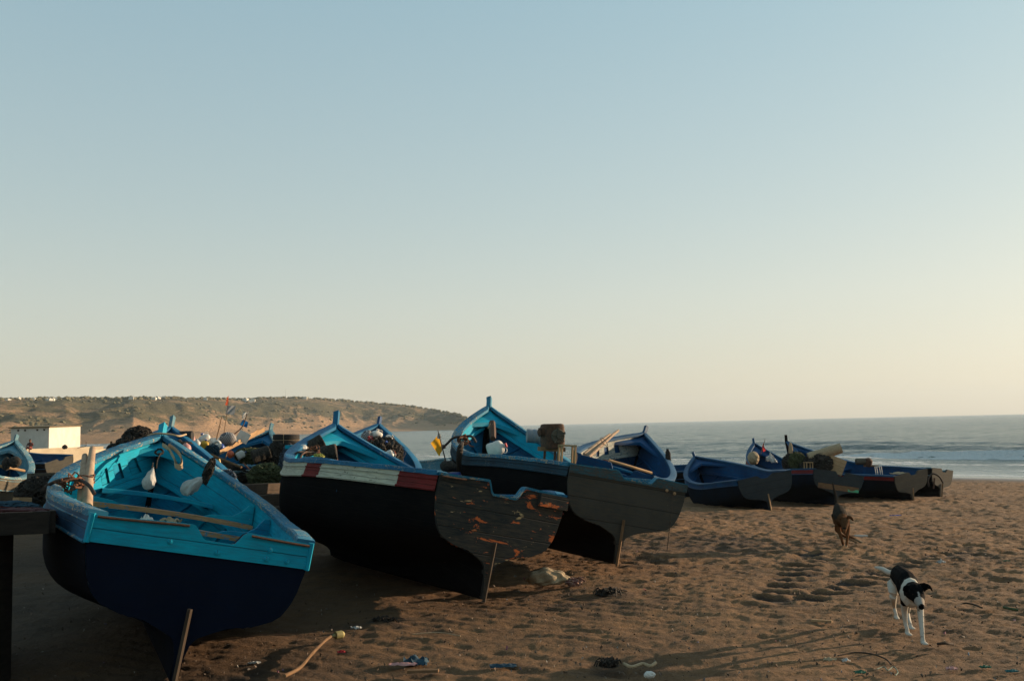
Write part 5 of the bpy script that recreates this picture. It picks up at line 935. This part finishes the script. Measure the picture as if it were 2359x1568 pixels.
# ---------------------------------------------------------------- things on the sand
def onG(px, py, dz=0.): p = atG(px, py); return np.array([p[0], p[1], gz(p[0], p[1])+dz])
root = empty('sack', onG(1270, 1350)); tag(root, 'bulging tan sack with a torn end lying on the sand by the transoms', 'sack')
p0 = onG(1262, 1349, .07); bm = bmesh.new(); bmesh.ops.create_icosphere(bm, subdivisions=5, radius=1); V = []
for v in bm.verts:
    q = np.array(v.co[:]); s = 1-.35*max(0, q[0])**1.5; f = 1+.05*math.sin(q[0]*9+q[2]*3)+.035*math.sin(q[1]*14+q[0]*5)+.05*math.sin(q[2]*8-q[0]*7); V.append(p0+np.array([q[0]*.24*f, q[1]*.15*s*f, (q[2] if q[2] > 0 else q[2]*.5)*.125*s*f]))
mb = MB(); mb.add(V, [tuple(v.index for v in f.verts) for f in bm.faces]); bm.free(); bt('sack_body', mb, MM['sack'], parent=root)
q0 = onG(1322, 1349, .045); V = []; bm = bmesh.new(); bmesh.ops.create_icosphere(bm, subdivisions=3, radius=1)
for v in bm.verts: q = np.array(v.co[:]); V.append(q0+q*np.array([.09, .06, .045])*(1+.35*math.sin(q[0]*9+q[1]*7)*math.cos(q[2]*8)))
mb = MB(); mb.add(V, [tuple(v.index for v in f.verts) for f in bm.faces]); bm.free()
for i in range(14): a = RNG.uniform(-1, 1); mb.tube([q0+np.array([-.02, 0, 0]), q0+np.array([.05, a*.04, .03+.03*RNG.random()]), q0+np.array([.08+.05*RNG.random(), a*.09, .01+.05*RNG.random()])], .004, 4)
bt('torn_end', mb, rough_mat('stained_red_cloth', (.13, .03, .03), (.36, .26, .2), 30, .9, .6, .01), parent=root)
def gline(name, pts, r, mat, label, cat, dz=.02, group=None): return tubeobj(name, [onG(x, y, dz+d) for x, y, d in pts], r, mat, label, cat, group)
root = empty('broom', onG(661, 1566)); tag(root, 'bent bare stick with a dirty yellow bottle on its end', 'stick'); P_ = [onG(x, y, d) for x, y, d in ((655, 1569, .04), (690, 1550, .04), (718, 1520, .05), (745, 1492, .05), (763, 1478, .05))]
tubeobj('handle', P_, [.014, .013, .013, .012, .013], MT['bare'], None, None, parent=root); mb = MB(); e0 = onG(764, 1478, .05); e1 = onG(792, 1473, .05); dd_ = e1-e0; mb.tube([e0, e0+dd_*.25, e0+dd_*.3, e0+dd_*.8, e1], [.012, .016, .034, .036, .018], 12); bt('bottle', mb, rough_mat('dirty_yellow_plastic', (.10, .09, .05), (.35, .29, .10), 14, .6, .4, .01), parent=root)
blob(onG(957, 1521, .0), (.095, .08, .06), MM['cloth'], 'rag', 'faded blue cloth lump on the sand at the bottom of the photo', 'cloth', amp=.08, fr=1.5); blob(onG(928, 1531, .01), (.10, .03, .02), MM['pink'], 'rope_scrap', 'pinkish frayed rope beside the blue cloth lump', 'rope', amp=.5, fr=5)
beam(onG(938, 1545, .0), onG(1010, 1545, .005), .05, .02, MT['bare'], 'thin board half buried in the sand near the blue cloth', name='board', cat='board', group=None)
blob(onG(1160, 1531, .0), (.10, .05, .02), MM['cloth'], 'blue_rag', 'flat dark blue rag right of the half buried board', 'rag', amp=.4); blob(onG(1496, 1558, .015), (.04, .025, .025), MM['white'], 'cup', 'crushed white cup at the bottom of the photo', 'cup', amp=.2); blob(onG(787, 1501, .005), (.035, .02, .015), MM['red'], 'scrap', 'small red plastic scrap under the yellow bottle', 'scrap', amp=.4, sub=3)
blob(onG(820, 1447, .01), (.05, .03, .025), MM['bag'], 'scrap', 'pale torn plastic scrap up from the stick', 'scrap', amp=.5, sub=3); blob(onG(584, 1527, .008), (.05, .025, .012), MM['bag'], 'scrap', 'pale scrap between the nearest stern post and the stick', 'scrap', amp=.5, sub=3)
gline('rag', ((1437, 1531, 0), (1455, 1538, 0), (1480, 1531, 0), (1498, 1536, 0), (1510, 1529, 0)), .013, MM['tan'], 'twisted tan strip of cloth left of the crushed cup', 'rag', dz=.01)
for (px, py, sx, lb) in ((886, 1432, .2, 'black seaweed clump in front of the cream banded boat\'s stern'), (1403, 1532, .17, 'black seaweed clump left of the twisted tan strip'), (1400, 1366, .3, 'grey brown weed and rubbish below the sack')):
    q = onG(px, py); mb = MB()
    mb.grid(np.array([[q+np.array([sx*.45*a_*math.cos(b_)*(1+.2*math.sin(3*b_)), sx*.4*a_*math.sin(b_), .022*(1-a_)-.004]) for b_ in np.linspace(0, 2*math.pi, 12)] for a_ in (0, .5, 1.)]))
    for i in range(70):
        a = np.clip(RNG.normal(0, .22, 2), -.38, .38)*sx; z_ = .008+.03*RNG.random(); d = RNG.normal(0, .17, 2)*sx; mb.tube(spl([q+np.array([a[0], a[1], z_]), q+np.array([a[0]+d[0]*.5, a[1]+d[1]*.5, z_+.012]), q+np.array([a[0]+d[0], a[1]+d[1], .004])], 2), .005+.004*RNG.random(), 4)
    bt('seaweed', mb, MM['weed'], label=lb, cat='seaweed', group='seaweed clumps on the sand')
blob(onG(1910, 1520, .01), (.05, .035, .02), MM['sack'], 'scrap', 'whitish net scrap left of the dogs\' tracks at the bottom', 'scrap', amp=.6, fr=5); blob(onG(1948, 1522, .01), (.03, .02, .02), MM['bag'], 'scrap', 'small white scrap right of the whitish net scrap', 'scrap', amp=.4, sub=3)
for px, py, mt_, lb in ((1982, 1549, 'green', 'dark green net scrap at the bottom of the photo'), (2269, 1537, 'green', 'green netting strip near the bottom right'), (2331, 1546, 'teal', 'teal net ball in the bottom right corner'), (2318, 1292, 'green', 'small green scrap on the sand at right')):
    blob(onG(px, py, .008), (.045, .025, .015), simple(mt_+'_net', (.015, .10, .055) if mt_ == 'green' else (.015, .10, .10), .8), 'net_scrap', lb, 'net', amp=.6, fr=6, sub=3)
gline('cord', ((2020, 1543, 0), (2036, 1538, 0), (2045, 1546, 0), (2058, 1538, 0), (2068, 1550, 0), (2062, 1558, 0)), .004, simple('pale_green_cord', (.12, .17, .13), .8), 'loop of pale green cord between the net scraps', 'cord', dz=.01); blob(onG(2192, 1541, .01), (.045, .025, .02), MM['pink'], 'scrap', 'pinkish torn scrap left of the green netting strip', 'scrap', amp=.5, sub=3)
beam(onG(1869, 1431, .012), onG(1916, 1434, .012), .03, .02, MT['pale'], 'pale flat stick on the sand left of the white and black dog', name='stick', cat='stick', group=None); beam(onG(1968, 1236, .02), onG(1997, 1236, .02), .04, .03, MM['clear'], 'grey stick near the brown dog\'s feet', name='stick', cat='stick', group=None)
blob(onG(2063, 1188, .01), (.16, .06, .03), simple('bright_blue_scrap', (.02, .08, .35), .5), 'scrap', 'bright blue scrap on the far sand', 'scrap', amp=.5, sub=3); blob(onG(2167, 1297, .02), (.05, .03, .04), MM['bag'], 'scrap', 'white scrap behind the white and black dog', 'scrap', amp=.4, sub=3)
gline('twig', ((2200, 1402, 0), (2218, 1396, .01), (2240, 1398, .01), (2262, 1404, 0)), .008, MT['oldwood'], 'dark forked twig right of the white and black dog', 'twig'); gline('twig', ((2312, 1403, 0), (2330, 1408, .005), (2345, 1409, 0)), .012, simple('green_stick', (.05, .08, .03), .8), 'greenish stick near the right edge of the sand', 'stick'); gline('twig', ((2160, 1488, 0), (2178, 1496, .03), (2195, 1489, .0)), .01, MT['oldwood'], 'dark curled twig in front of the white and black dog', 'twig')
gline('cord', ((1930, 1512, 0), (1970, 1505, 0), (2010, 1509, 0), (2040, 1520, 0), (2052, 1532, 0)), .006, MT['oldwood'], 'dark curved cord below the white and black dog', 'cord', dz=.01); gline('cord', ((950, 1462, 0), (1010, 1458, 0), (1060, 1466, 0)), .005, MM['tan'], 'pale thin cord on the sand below the cream banded stern', 'cord', dz=.008)
# crumbs of shell, wood and litter
mb = MB(); tet = np.array([(1, 1, 1), (1, -1, -1), (-1, 1, -1), (-1, -1, 1)])*.6
for i in range(1900):
    px = RNG.uniform(-60, 2400); py = 1115+460*RNG.random()**.8; q = atG(px, py)
    if q[1] > 40: continue
    q[2] = gz(q[0], q[1])+.0; s = RNG.uniform(.002, .009)*(1+q[1]/14); R_ = rR(*RNG.uniform(0, 6, 3)); mb.add([q+(R_@(t*np.array([RNG.uniform(.6, 2.4), 1, .5])))*s for t in tet], [(0, 1, 2), (0, 3, 1), (0, 2, 3), (1, 3, 2)])
m, nt, b = newmat('beach_litter'); g2 = N(nt, 'ShaderNodeNewGeometry'); nt.links.new(ramp(nt, g2.outputs['Random Per Island'], [(0, (.04, .03, .02)), (.4, (.10, .06, .035)), (.8, (.15, .11, .08)), (.95, (.26, .23, .19)), (.97, (.04, .12, .2)), (1., (.3, .06, .04))]), b.inputs['Base Color']); setp(b, Roughness=.9)
bt('litter', mb, m, loc=(0, 0, 0), label='crumbs of shell, wood and plastic scattered over the sand', cat='litter', kind='stuff')
# ---------------------------------------------------------------- hut, wall, man, headland houses
def quad_prism(P, h, mb):
    P = [np.array(p, float) for p in P]; n = len(P); T = [p+np.array([0, 0, h]) for p in P]; mb.add(P, [tuple(range(n))[::-1]]); mb.add(T, [tuple(range(n))])
    for i in range(n): j = (i+1) % n; mb.add([P[i], P[j], T[j], T[i]], [(0, 1, 2, 3)])
YW = 90.; zb_ = -1.3
wl = A(-60, 1038, YW); wr = A(238, 1027.5, 100.); zw = wl[2]; a0 = np.array([wl[0], wl[1], zb_]); a1 = np.array([wr[0], wr[1], zb_]); dv_ = (a1-a0)/np.linalg.norm(a1-a0); back = np.array([-dv_[1], dv_[0], 0])*.6; top1 = A(238, 1027.5, 100.)[2]
mb = MB(); q = [a0, a1, a1+back, a0+back]; T_ = [np.array([p[0], p[1], zw if i in (0, 3) else top1]) for i, p in enumerate(q)]; mb.add(q, [(3, 2, 1, 0)]); mb.add(T_, [(0, 1, 2, 3)])
for i in range(4): j = (i+1) % 4; mb.add([q[i], q[j], T_[j], T_[i]], [(0, 1, 2, 3)])
bt('sea_wall', mb, MM['wall'], label='long low cream wall in front of the white hut', cat='wall')
a2 = A(202, 1036, 88); a3 = A(330, 1028, 96); mb = MB(); n_ = np.array([.3, .5, 0]); q = [np.array([a2[0], a2[1], zb_]), np.array([a3[0], a3[1], zb_])]; q += [q[1]+n_, q[0]+n_]; T_ = [np.array([p[0], p[1], a2[2] if i in (0, 3) else a3[2]]) for i, p in enumerate(q)]; mb.add(T_, [(0, 1, 2, 3)])
for i in range(4): j = (i+1) % 4; mb.add([q[i], q[j], T_[j], T_[i]], [(0, 1, 2, 3)])
bt('sea_wall', mb, MM['wall'], label='stained cream wall ramp right of the white hut', cat='wall')
# hut
Yh = 96.; cc_ = [A(113, 981.6, Yh), A(185, 978.8, Yh+7.5), None, A(25, 983.6, Yh+2)]; c, r_, l_ = [np.array([p[0], p[1], -.9]) for p in (cc_[0], cc_[1], cc_[3])]; zt_ = cc_[0][2]
far = r_+(l_-c); tops = [cc_[0][2], cc_[1][2], cc_[1][2]+.1, cc_[3][2]]
root = empty('hut', (c[0], c[1], -.9)); tag(root, 'white flat roofed hut above the long cream wall', 'hut'); mb = MB(); hb = [c, r_, far, l_]; ht = [np.array([p[0], p[1], t-.12]) for p, t in zip(hb, tops)]; mb.add(ht, [(0, 1, 2, 3)]); [mb.add([hb[i], hb[(i+1) % 4], ht[(i+1) % 4], ht[i]], [(0, 1, 2, 3)]) for i in range(4)]; bt('walls', mb, MM['plaster'], parent=root)
mb = MB(); e = .16; d1 = (r_-c)/np.linalg.norm(r_-c); d2 = (l_-c)/np.linalg.norm(l_-c); rp = [c-d1*e-d2*e, r_+d1*e-d2*e, far+d1*e+d2*e*1.5, l_-d1*e+d2*e*1.5]; quad_prism([np.array([p[0], p[1], t-.12]) for p, t in zip(rp, tops)], .12, mb); bt('roof', mb, rough_mat('ochre_roof', (.16, .11, .04), (.10, .08, .05), 2, .8), parent=root)
for f in (.12, .3, .62, .8):
    p_ = c+(l_-c)*f; mb = MB(); n2 = np.cross(d2, [0, 0, 1]); n2 = n2 if n2[1] < 0 else -n2; mb.box(np.array([p_[0], p_[1], zt_-.32])+n2*.02, (.22, .05, .16), np.stack([d2, n2, [0, 0, 1.]], 1)); bt('vent', mb, MT['oldwood'], parent=root)
blob(A(149, 1029, 89.5), (.25, .15, .2), MM['net'], 'gear_bag', 'small dark bundle on the wall below the hut\'s lit side', 'bundle', sub=3)
tubeobj('tool', [A(178, 1031, 90), A(188, 1029, 90), A(197, 1027, 90), A(198, 1017, 90)], .03, MM['iron'], 'thin dark tool leaning on the wall before the hut', 'tool')
# loft + voxel remesh for living things
def creature(name, lofts, voxel, colfn, label, cat, mats_rough=.85, smooth_it=3):
    mb = MB()
    for L_ in lofts:
        pts, rad = [np.array(p, float) for p, _ in L_], [r for _, r in L_]; n = max(2, len(pts)); P = spl(pts, 5) if n > 2 else pts; k = len(P); rr = [((r, r) if not hasattr(r, '__len__') else r) for r in rad]
        ra = np.interp(np.linspace(0, 1, k), np.linspace(0, 1, n), [r[0] for r in rr]); rb = np.interp(np.linspace(0, 1, k), np.linspace(0, 1, n), [r[1] for r in rr])
        d0 = P[1]-P[0]; d0 /= np.linalg.norm(d0)+1e-9; d1_ = P[-1]-P[-2]; d1_ /= np.linalg.norm(d1_)+1e-9
        P = [P[0]-d0*ra[0]*.7]+P+[P[-1]+d1_*ra[-1]*.7]; ra = [ra[0]*.55]+list(ra)+[ra[-1]*.55]; rb = [rb[0]*.55]+list(rb)+[rb[-1]*.55]; mb.tube(P, list(zip(ra, rb)), 12)
    loc = np.array(mb.v).mean(0); loc[2] = np.array(mb.v)[:, 2].min(); me = bpy.data.meshes.new(name); me.from_pydata([tuple(np.array(v)-loc) for v in mb.v], [], mb.f); o = bpy.data.objects.new(name, me); COL.objects.link(o); o.location = [float(x) for x in loc]
    md = o.modifiers.new('r', 'REMESH'); md.mode = 'VOXEL'; md.voxel_size = voxel; md.use_smooth_shade = True; m2 = o.modifiers.new('s', 'SMOOTH'); m2.iterations = smooth_it; m2.factor = .5
    dg = bpy.context.evaluated_depsgraph_get(); dg.update(); me2 = bpy.data.meshes.new_from_object(o.evaluated_get(dg)); o.modifiers.clear(); o.data = me2
    co = np.zeros(len(me2.vertices)*3, 'f4'); me2.vertices.foreach_get('co', co); co = co.reshape(-1, 3)+loc; cl = me2.color_attributes.new('coat', 'FLOAT_COLOR', 'POINT'); cc = np.ones((len(co), 4), 'f4'); cc[:, :3] = colfn(co); cl.data.foreach_set('color', cc.ravel())
    m, nt, b = newmat(name+'_coat'); a = N(nt, 'ShaderNodeVertexColor', layer_name='coat'); ob = N(nt, 'ShaderNodeTexCoord').outputs['Object']; n = noise(nt, ob, 70, 4, .7); nt.links.new(mix(nt, mth(nt, 'MULTIPLY', n, .35), a.outputs[0], mix(nt, 1., a.outputs[0], .35, 'MULTIPLY')), b.inputs['Base Color']); setp(b, Roughness=mats_rough); b.inputs['Specular IOR Level'].default_value = .02; bump(nt, b, n, .5, .006)
    me2.materials.clear(); me2.materials.append(m); return tag(o, label, cat)
def near(co, p, r): return np.linalg.norm((co-np.array(p)), axis=1) < r
# white and black dog walking towards the camera
hindR = atG(2097, 1447); hindL = atG(2064, 1424); frR = atG(2126, 1482); frL = atG(2090, 1461)
rump = A(2070, 1317, 8.95); hip = A(2072, 1328, 8.85); loin = A(2079, 1332, 8.62); rib = A(2090, 1349, 8.38); chest = A(2098, 1366, 8.2); neck0 = A(2102, 1357, 8.12); neck1 = A(2106, 1358, 8.02); skull = A(2108, 1363, 7.93); brow = A(2113, 1374, 7.86); muz = A(2118.5, 1388, 7.77); nose = A(2122.3, 1397.5, 7.71)
body = [(rump, (.062, .07)), (hip, (.082, .10)), (loin, (.074, .09)), (rib, (.088, .125)), (chest, (.082, .118)), (neck0+np.array([0, 0, -.02]), (.072, .085)), (neck1, (.060, .066))]
head = [(neck1, (.056, .06)), (skull, (.066, .066)), (brow, (.056, .054)), (muz, (.033, .036)), (nose, (.023, .025))]
def leg(a, b_, c_, paw, r0_, r1_, r2_, hind=False):
    p = np.array(paw); f = np.array([-.004, -.03, 0]); return [[(a, r0_), (b_, r1_), (c_, r2_), (p+np.array([0, .005, .045]), r2_*.86), (p+np.array([0, 0, .02]), r2_*1.05)], [(p+np.array([0, .012, .017]), (.02, .014)), (p+f+np.array([0, 0, .012]), (.024, .012)), (p+f*1.7+np.array([0, 0, .009]), (.018, .009))]]
toes = []
for pw in (frR, frL, hindR):
    for k in (-1.5, -.5, .5, 1.5): p = np.array(pw)+np.array([k*.0105, -.045-.006*(1.5-abs(k)), .010]); toes.append([(p+np.array([0, .015, .004]), (.0065, .008)), (p+np.array([0, -.012, -.001]), (.006, .007))])
L_ = [body, head]+leg(A(2112, 1372, 8.25), A(2119, 1402, 8.22), A(2122.5, 1440, 8.12), frR, .05, .028, .0195)+leg(A(2086, 1372, 8.32), A(2083, 1403, 8.42), A(2085, 1432, 8.44), frL, .048, .026, .018)
L_ += leg(A(2083, 1342, 8.85), A(2091, 1378, 8.7), A(2091, 1412, 8.88), hindR, .062, .031, .0165)+leg(A(2060, 1345, 8.95), A(2057, 1372, 8.88), A(2059, 1396, 9.12), hindL, .064, .034, .017)
L_ += [[(A(2062, 1319, 9.02), .026), (A(2048, 1318, 9.12), .024), (A(2032, 1310, 9.2), .022), (A(2016, 1306, 9.25), .013)], [(A(2117, 1356, 7.94), (.02, .04)), (A(2127, 1351, 7.94), (.012, .036)), (A(2137, 1350, 7.92), (.008, .024)), (A(2143, 1353, 7.89), (.007, .013)), (A(2147, 1360, 7.87), (.006, .007))], [(A(2100, 1360, 7.94), (.016, .036)), (A(2091, 1356, 7.95), (.01, .034)), (A(2083, 1354, 7.96), (.008, .022)), (A(2080, 1359, 7.94), (.006, .009))]]+toes
L_ += [[(A(2117, 1397, 7.79), (.014, .008)), (A(2120, 1402, 7.765), (.013, .007))]]
def dogcol(co):
    W = np.array([.52, .48, .41]); Bk = np.array([.004, .004, .0045]); c = np.tile(W, (len(co), 1)); d = np.array([0, 0, CZ])-co*0; v = co-np.array([0, 0, CZ]); dep = v@fw; px = 1179+F*(v@rt)/dep; py = 784-F*(v@up)/dep; Y = co[:, 1]; z = co[:, 2]
    nz = .02*(fbm(co[:, 0]*22, co[:, 2]*22+co[:, 1]*9, 3, 4)-.5)*2
    saddle = (Y > 8.225+nz*.5) & (Y < 9.0+nz) & (z > np.interp(Y, [8.2, 8.26, 8.33, 8.5, 8.95], [.44, .36, .23, .32, .42])+nz); c[saddle] = Bk
    r_ = (Y > 8.9) & (z > .36) & (co[:, 0] < 3.46) & (co[:, 0] > 3.36) & ~near(co, A(2040, 1314, 9.15), .1); c[r_] = Bk
    hd = (Y < 8.135+nz*.5) & (z > np.interp(Y, [8.02, 8.1], [.30, .37])); c[hd] = Bk; ax = (nose-skull)/np.linalg.norm(nose-skull); tt_ = (co-skull)@ax; Lh = np.linalg.norm(nose-skull); mzl = (Y < 8.0) & (tt_ > Lh*.62) & (z > .25); c[mzl] = np.array([.30, .26, .22])
    cw = (co[:, 1] < 7.95) & (tt_ > Lh*.30) & (np.linalg.norm(np.cross(co-skull, ax), axis=1) < .05) & (np.abs(co[:, 0]-np.interp(tt_, [0, Lh], [skull[0], nose[0]])) < .006); c[cw] = np.array([.3, .27, .24]); c[near(co, nose+np.array([0, -.012, 0]), .027)] = Bk; c[near(co, A(2119, 1403, 7.765), .02)] = Bk
    for s_ in (-1, 1): c[near(co, brow+np.array([s_*.038, -.015, .02]), .009)] = np.array([.05, .03, .015])
    ears = (Y < 8.02) & (near(co, A(2137, 1350, 7.93), .075) | near(co, A(2088, 1356, 7.96), .055)); c[ears] = Bk
    sp = (z < .25) & (fbm(co[:, 0]*60, co[:, 2]*60+co[:, 1]*40, 2, 8) > .80) & (Y < 8.3); c[sp] = W*.25
    return c
creature('dog', L_, .0068, dogcol, 'white dog with a black head and black saddle walking towards the camera', 'dog', smooth_it=2)
# brown dog behind
pf = atG(1945.5, 1262.5); Y0 = pf[1]; fL = atG(1943, 1261); fR = atG(1949, 1263)
rump = A(1929, 1170, Y0+.75); mid = A(1933, 1180, Y0+.45); sh = A(1937, 1193, Y0+.2); nk = A(1942, 1199, Y0+.05); sk = A(1945.5, 1205, Y0-.05); mz = A(1945, 1218, Y0-.14); ns = A(1944.3, 1225, Y0-.18)
L_ = [[(rump, (.065, .08)), (mid, (.10, .11)), (sh, (.105, .12)), (nk, (.075, .08)), (sk, (.06, .06))], [(sk, (.062, .06)), (mz, (.035, .035)), (ns, (.024, .024))], [(rump+np.array([-.01, .03, .05]), .024), (A(1925, 1145, Y0+.8), .022), (A(1921, 1128, Y0+.82), .018), (A(1918, 1112, Y0+.85), .011)],
      [(A(1952, 1190, Y0-.02), (.02, .03)), (A(1959, 1192, Y0-.02), (.01, .028)), (A(1966, 1199, Y0-.04), (.006, .012))], [(A(1940, 1191, Y0), (.02, .03)), (A(1934, 1194, Y0-.02), (.008, .02))]]
L_ += [[(A(1929, 1198, Y0+.2), .052), (A(1932, 1220, Y0+.16), .032), (A(1938, 1240, Y0+.06), .022), (fL+np.array([0, .0, .02]), .019)], [(A(1949, 1198, Y0+.18), .05), (A(1953, 1218, Y0+.14), .030), (A(1951, 1240, Y0+.04), .021), (fR+np.array([0, .0, .02]), .018)]]
for f_ in (fL, fR): L_.append([(f_+np.array([0, .015, .015]), (.022, .014)), (f_+np.array([0, -.035, .012]), (.022, .010))])
hg = atG(1934, 1243); hg2 = atG(1946, 1244)
L_ += [[(A(1925, 1186, Y0+.72), .07), (A(1927, 1210, Y0+.66), .036), (A(1931, 1226, Y0+.86), .02), (np.array([hg[0], Y0+.78, gz(hg[0], Y0+.78)+.02]), .019)], [(A(1938, 1186, Y0+.72), .065), (A(1943, 1208, Y0+.62), .034), (A(1943, 1226, Y0+.8), .02), (np.array([hg2[0], Y0+.7, gz(hg2[0], Y0+.7)+.02]), .018)]]
def browncol(co):
    c = np.tile(np.array([.085, .040, .018]), (len(co), 1)); z = co[:, 2]-gz(pf[0], pf[1]); k = (fbm(co[:, 0]*9, co[:, 1]*9+z*9, 3, 5)); bk = (co[:, 1] > Y0+.1) & (z > .36+.1*k); c[bk] = np.array([.03, .024, .018]); c[near(co, ns, .07)] = np.array([.012, .01, .008]); c[z < .05] = np.array([.30, .22, .14]); c[(z > .05) & (z < .3)] = np.array([.13, .055, .022]); return c
creature('dog', L_, .009, browncol, 'dark brown dog trotting with tail up and head low before the far boats', 'dog', smooth_it=2)
# seated person on the wall
s0 = A(70.5, 1032, 89.3); hd_ = A(71, 1014.5, 89.4); zs_ = s0[2]; x_ = s0[0]; y_ = s0[1]-.1
def pt(dx, dy, dz): return np.array([x_+dx, y_+dy, zs_+dz])
L_ = [[(pt(0, .05, .0), (.18, .13)), (pt(0, .03, .22), (.16, .11)), (pt(.0, .0, .42), (.20, .12)), (pt(0, -.01, .50), (.12, .09))], [(pt(0, -.02, .5), .055), (pt(0, -.03, .60), .055)], [(pt(0, -.04, .62), (.075, .09)), (pt(0, -.04, .70), (.08, .10)), (pt(0, -.04, .78), (.065, .08))]]
for s_ in (-1, 1):
    L_ += [[(pt(s_*.20, 0, .43), .055), (pt(s_*.26, -.08, .22), .045), (pt(s_*.12, -.28, .14), .035), (pt(s_*.04, -.34, .16), .035)], [(pt(s_*.10, 0, .0), .085), (pt(s_*.13, -.38, .06), .062), (pt(s_*.12, -.42, -.30), .048), (pt(s_*.12, -.46, -.42), .04), (pt(s_*.13, -.56, -.44), (.045, .03))]]
def mancol(co):
    c = np.tile(np.array([.05, .035, .035]), (len(co), 1)); z = co[:, 2]-zs_; c[z > .52] = np.array([.28, .13, .08]); c[z > .75] = np.array([.02, .015, .012]); c[(z < .2) & (co[:, 1] < y_-.2)] = np.array([.26, .10, .07]); c[(z < .10)] = np.array([.18, .06, .05]); k = fbm(co[:, 0]*14, z*14, 2, 3) > .62; c[k & (z < .5) & (z > .1)] = np.array([.22, .05, .04]); return c
creature('person', L_, .022, mancol, 'person in dark clothes sitting on the cream wall before the hut', 'person')
# headland houses and mast
hm = MM['plaster']
for i, dxp in enumerate((16, 40, 72, 104, 111, 118, 125, 300, 352, 360, 372, 470, 563, 570, 578, 700)):
    kk = RNG.uniform(.93, 1.0) if i not in (4, 5, 13, 14) else .9; x, y, z = [float(v) for v in hill_pt(np.array(float(dxp)), np.array(kk))]; w_ = RNG.uniform(2.2, 4.5)*(y/650); h_ = RNG.uniform(1., 1.7)*(y/650); mb = MB(); Rz = rotz(RNG.uniform(-.5, .5)); mb.box((x, y, z+h_/2), (w_, w_*.8, h_), Rz); mb.box((x+w_*.1, y, z+h_+.18), (w_*.4, w_*.3, .5), Rz); mb.box((x, y-w_*.3, z-1), (w_*1.04, w_*.6, 2.), Rz)
    bt('house', mb, hm, label='tiny pale flat roofed house along the top of the headland', cat='house', group='houses along the headland ridge')
x, y, z = [float(v) for v in hill_pt(np.array(655.), np.array(.99))]; root = empty('radio_mast', (x, y, z)); tag(root, 'thin radio mast on the headland ridge', 'mast'); mb = MB(); mb.tube([(x, y, z-1), (x, y, z+9.5)], [.14, .05], 4); bt('pole', mb, MT['steel'], parent=root); mb = MB(); mb.box((x, y, z+.8), (1.6, 1.4, 1.6)); bt('cabin', mb, hm, parent=root)
# ---------------------------------------------------------------- evening haze over the bay
mb = MB(); mb.box((0, 0, 52), (9800, 9800, 128)); m = bpy.data.materials.new('haze'); m.use_nodes = True; nt = m.node_tree; nt.nodes.remove(nt.nodes['Principled BSDF']); pv = nt.nodes.new('ShaderNodeVolumePrincipled'); pv.inputs['Color'].default_value = (.80, .92, 1., 1); pv.inputs['Density'].default_value = HAZE; nt.links.new(pv.outputs[0], nt.nodes['Material Output'].inputs['Volume'])
bt('haze', mb, m, loc=(0, 0, 0), label='thin evening haze over the bay', kind='stuff')
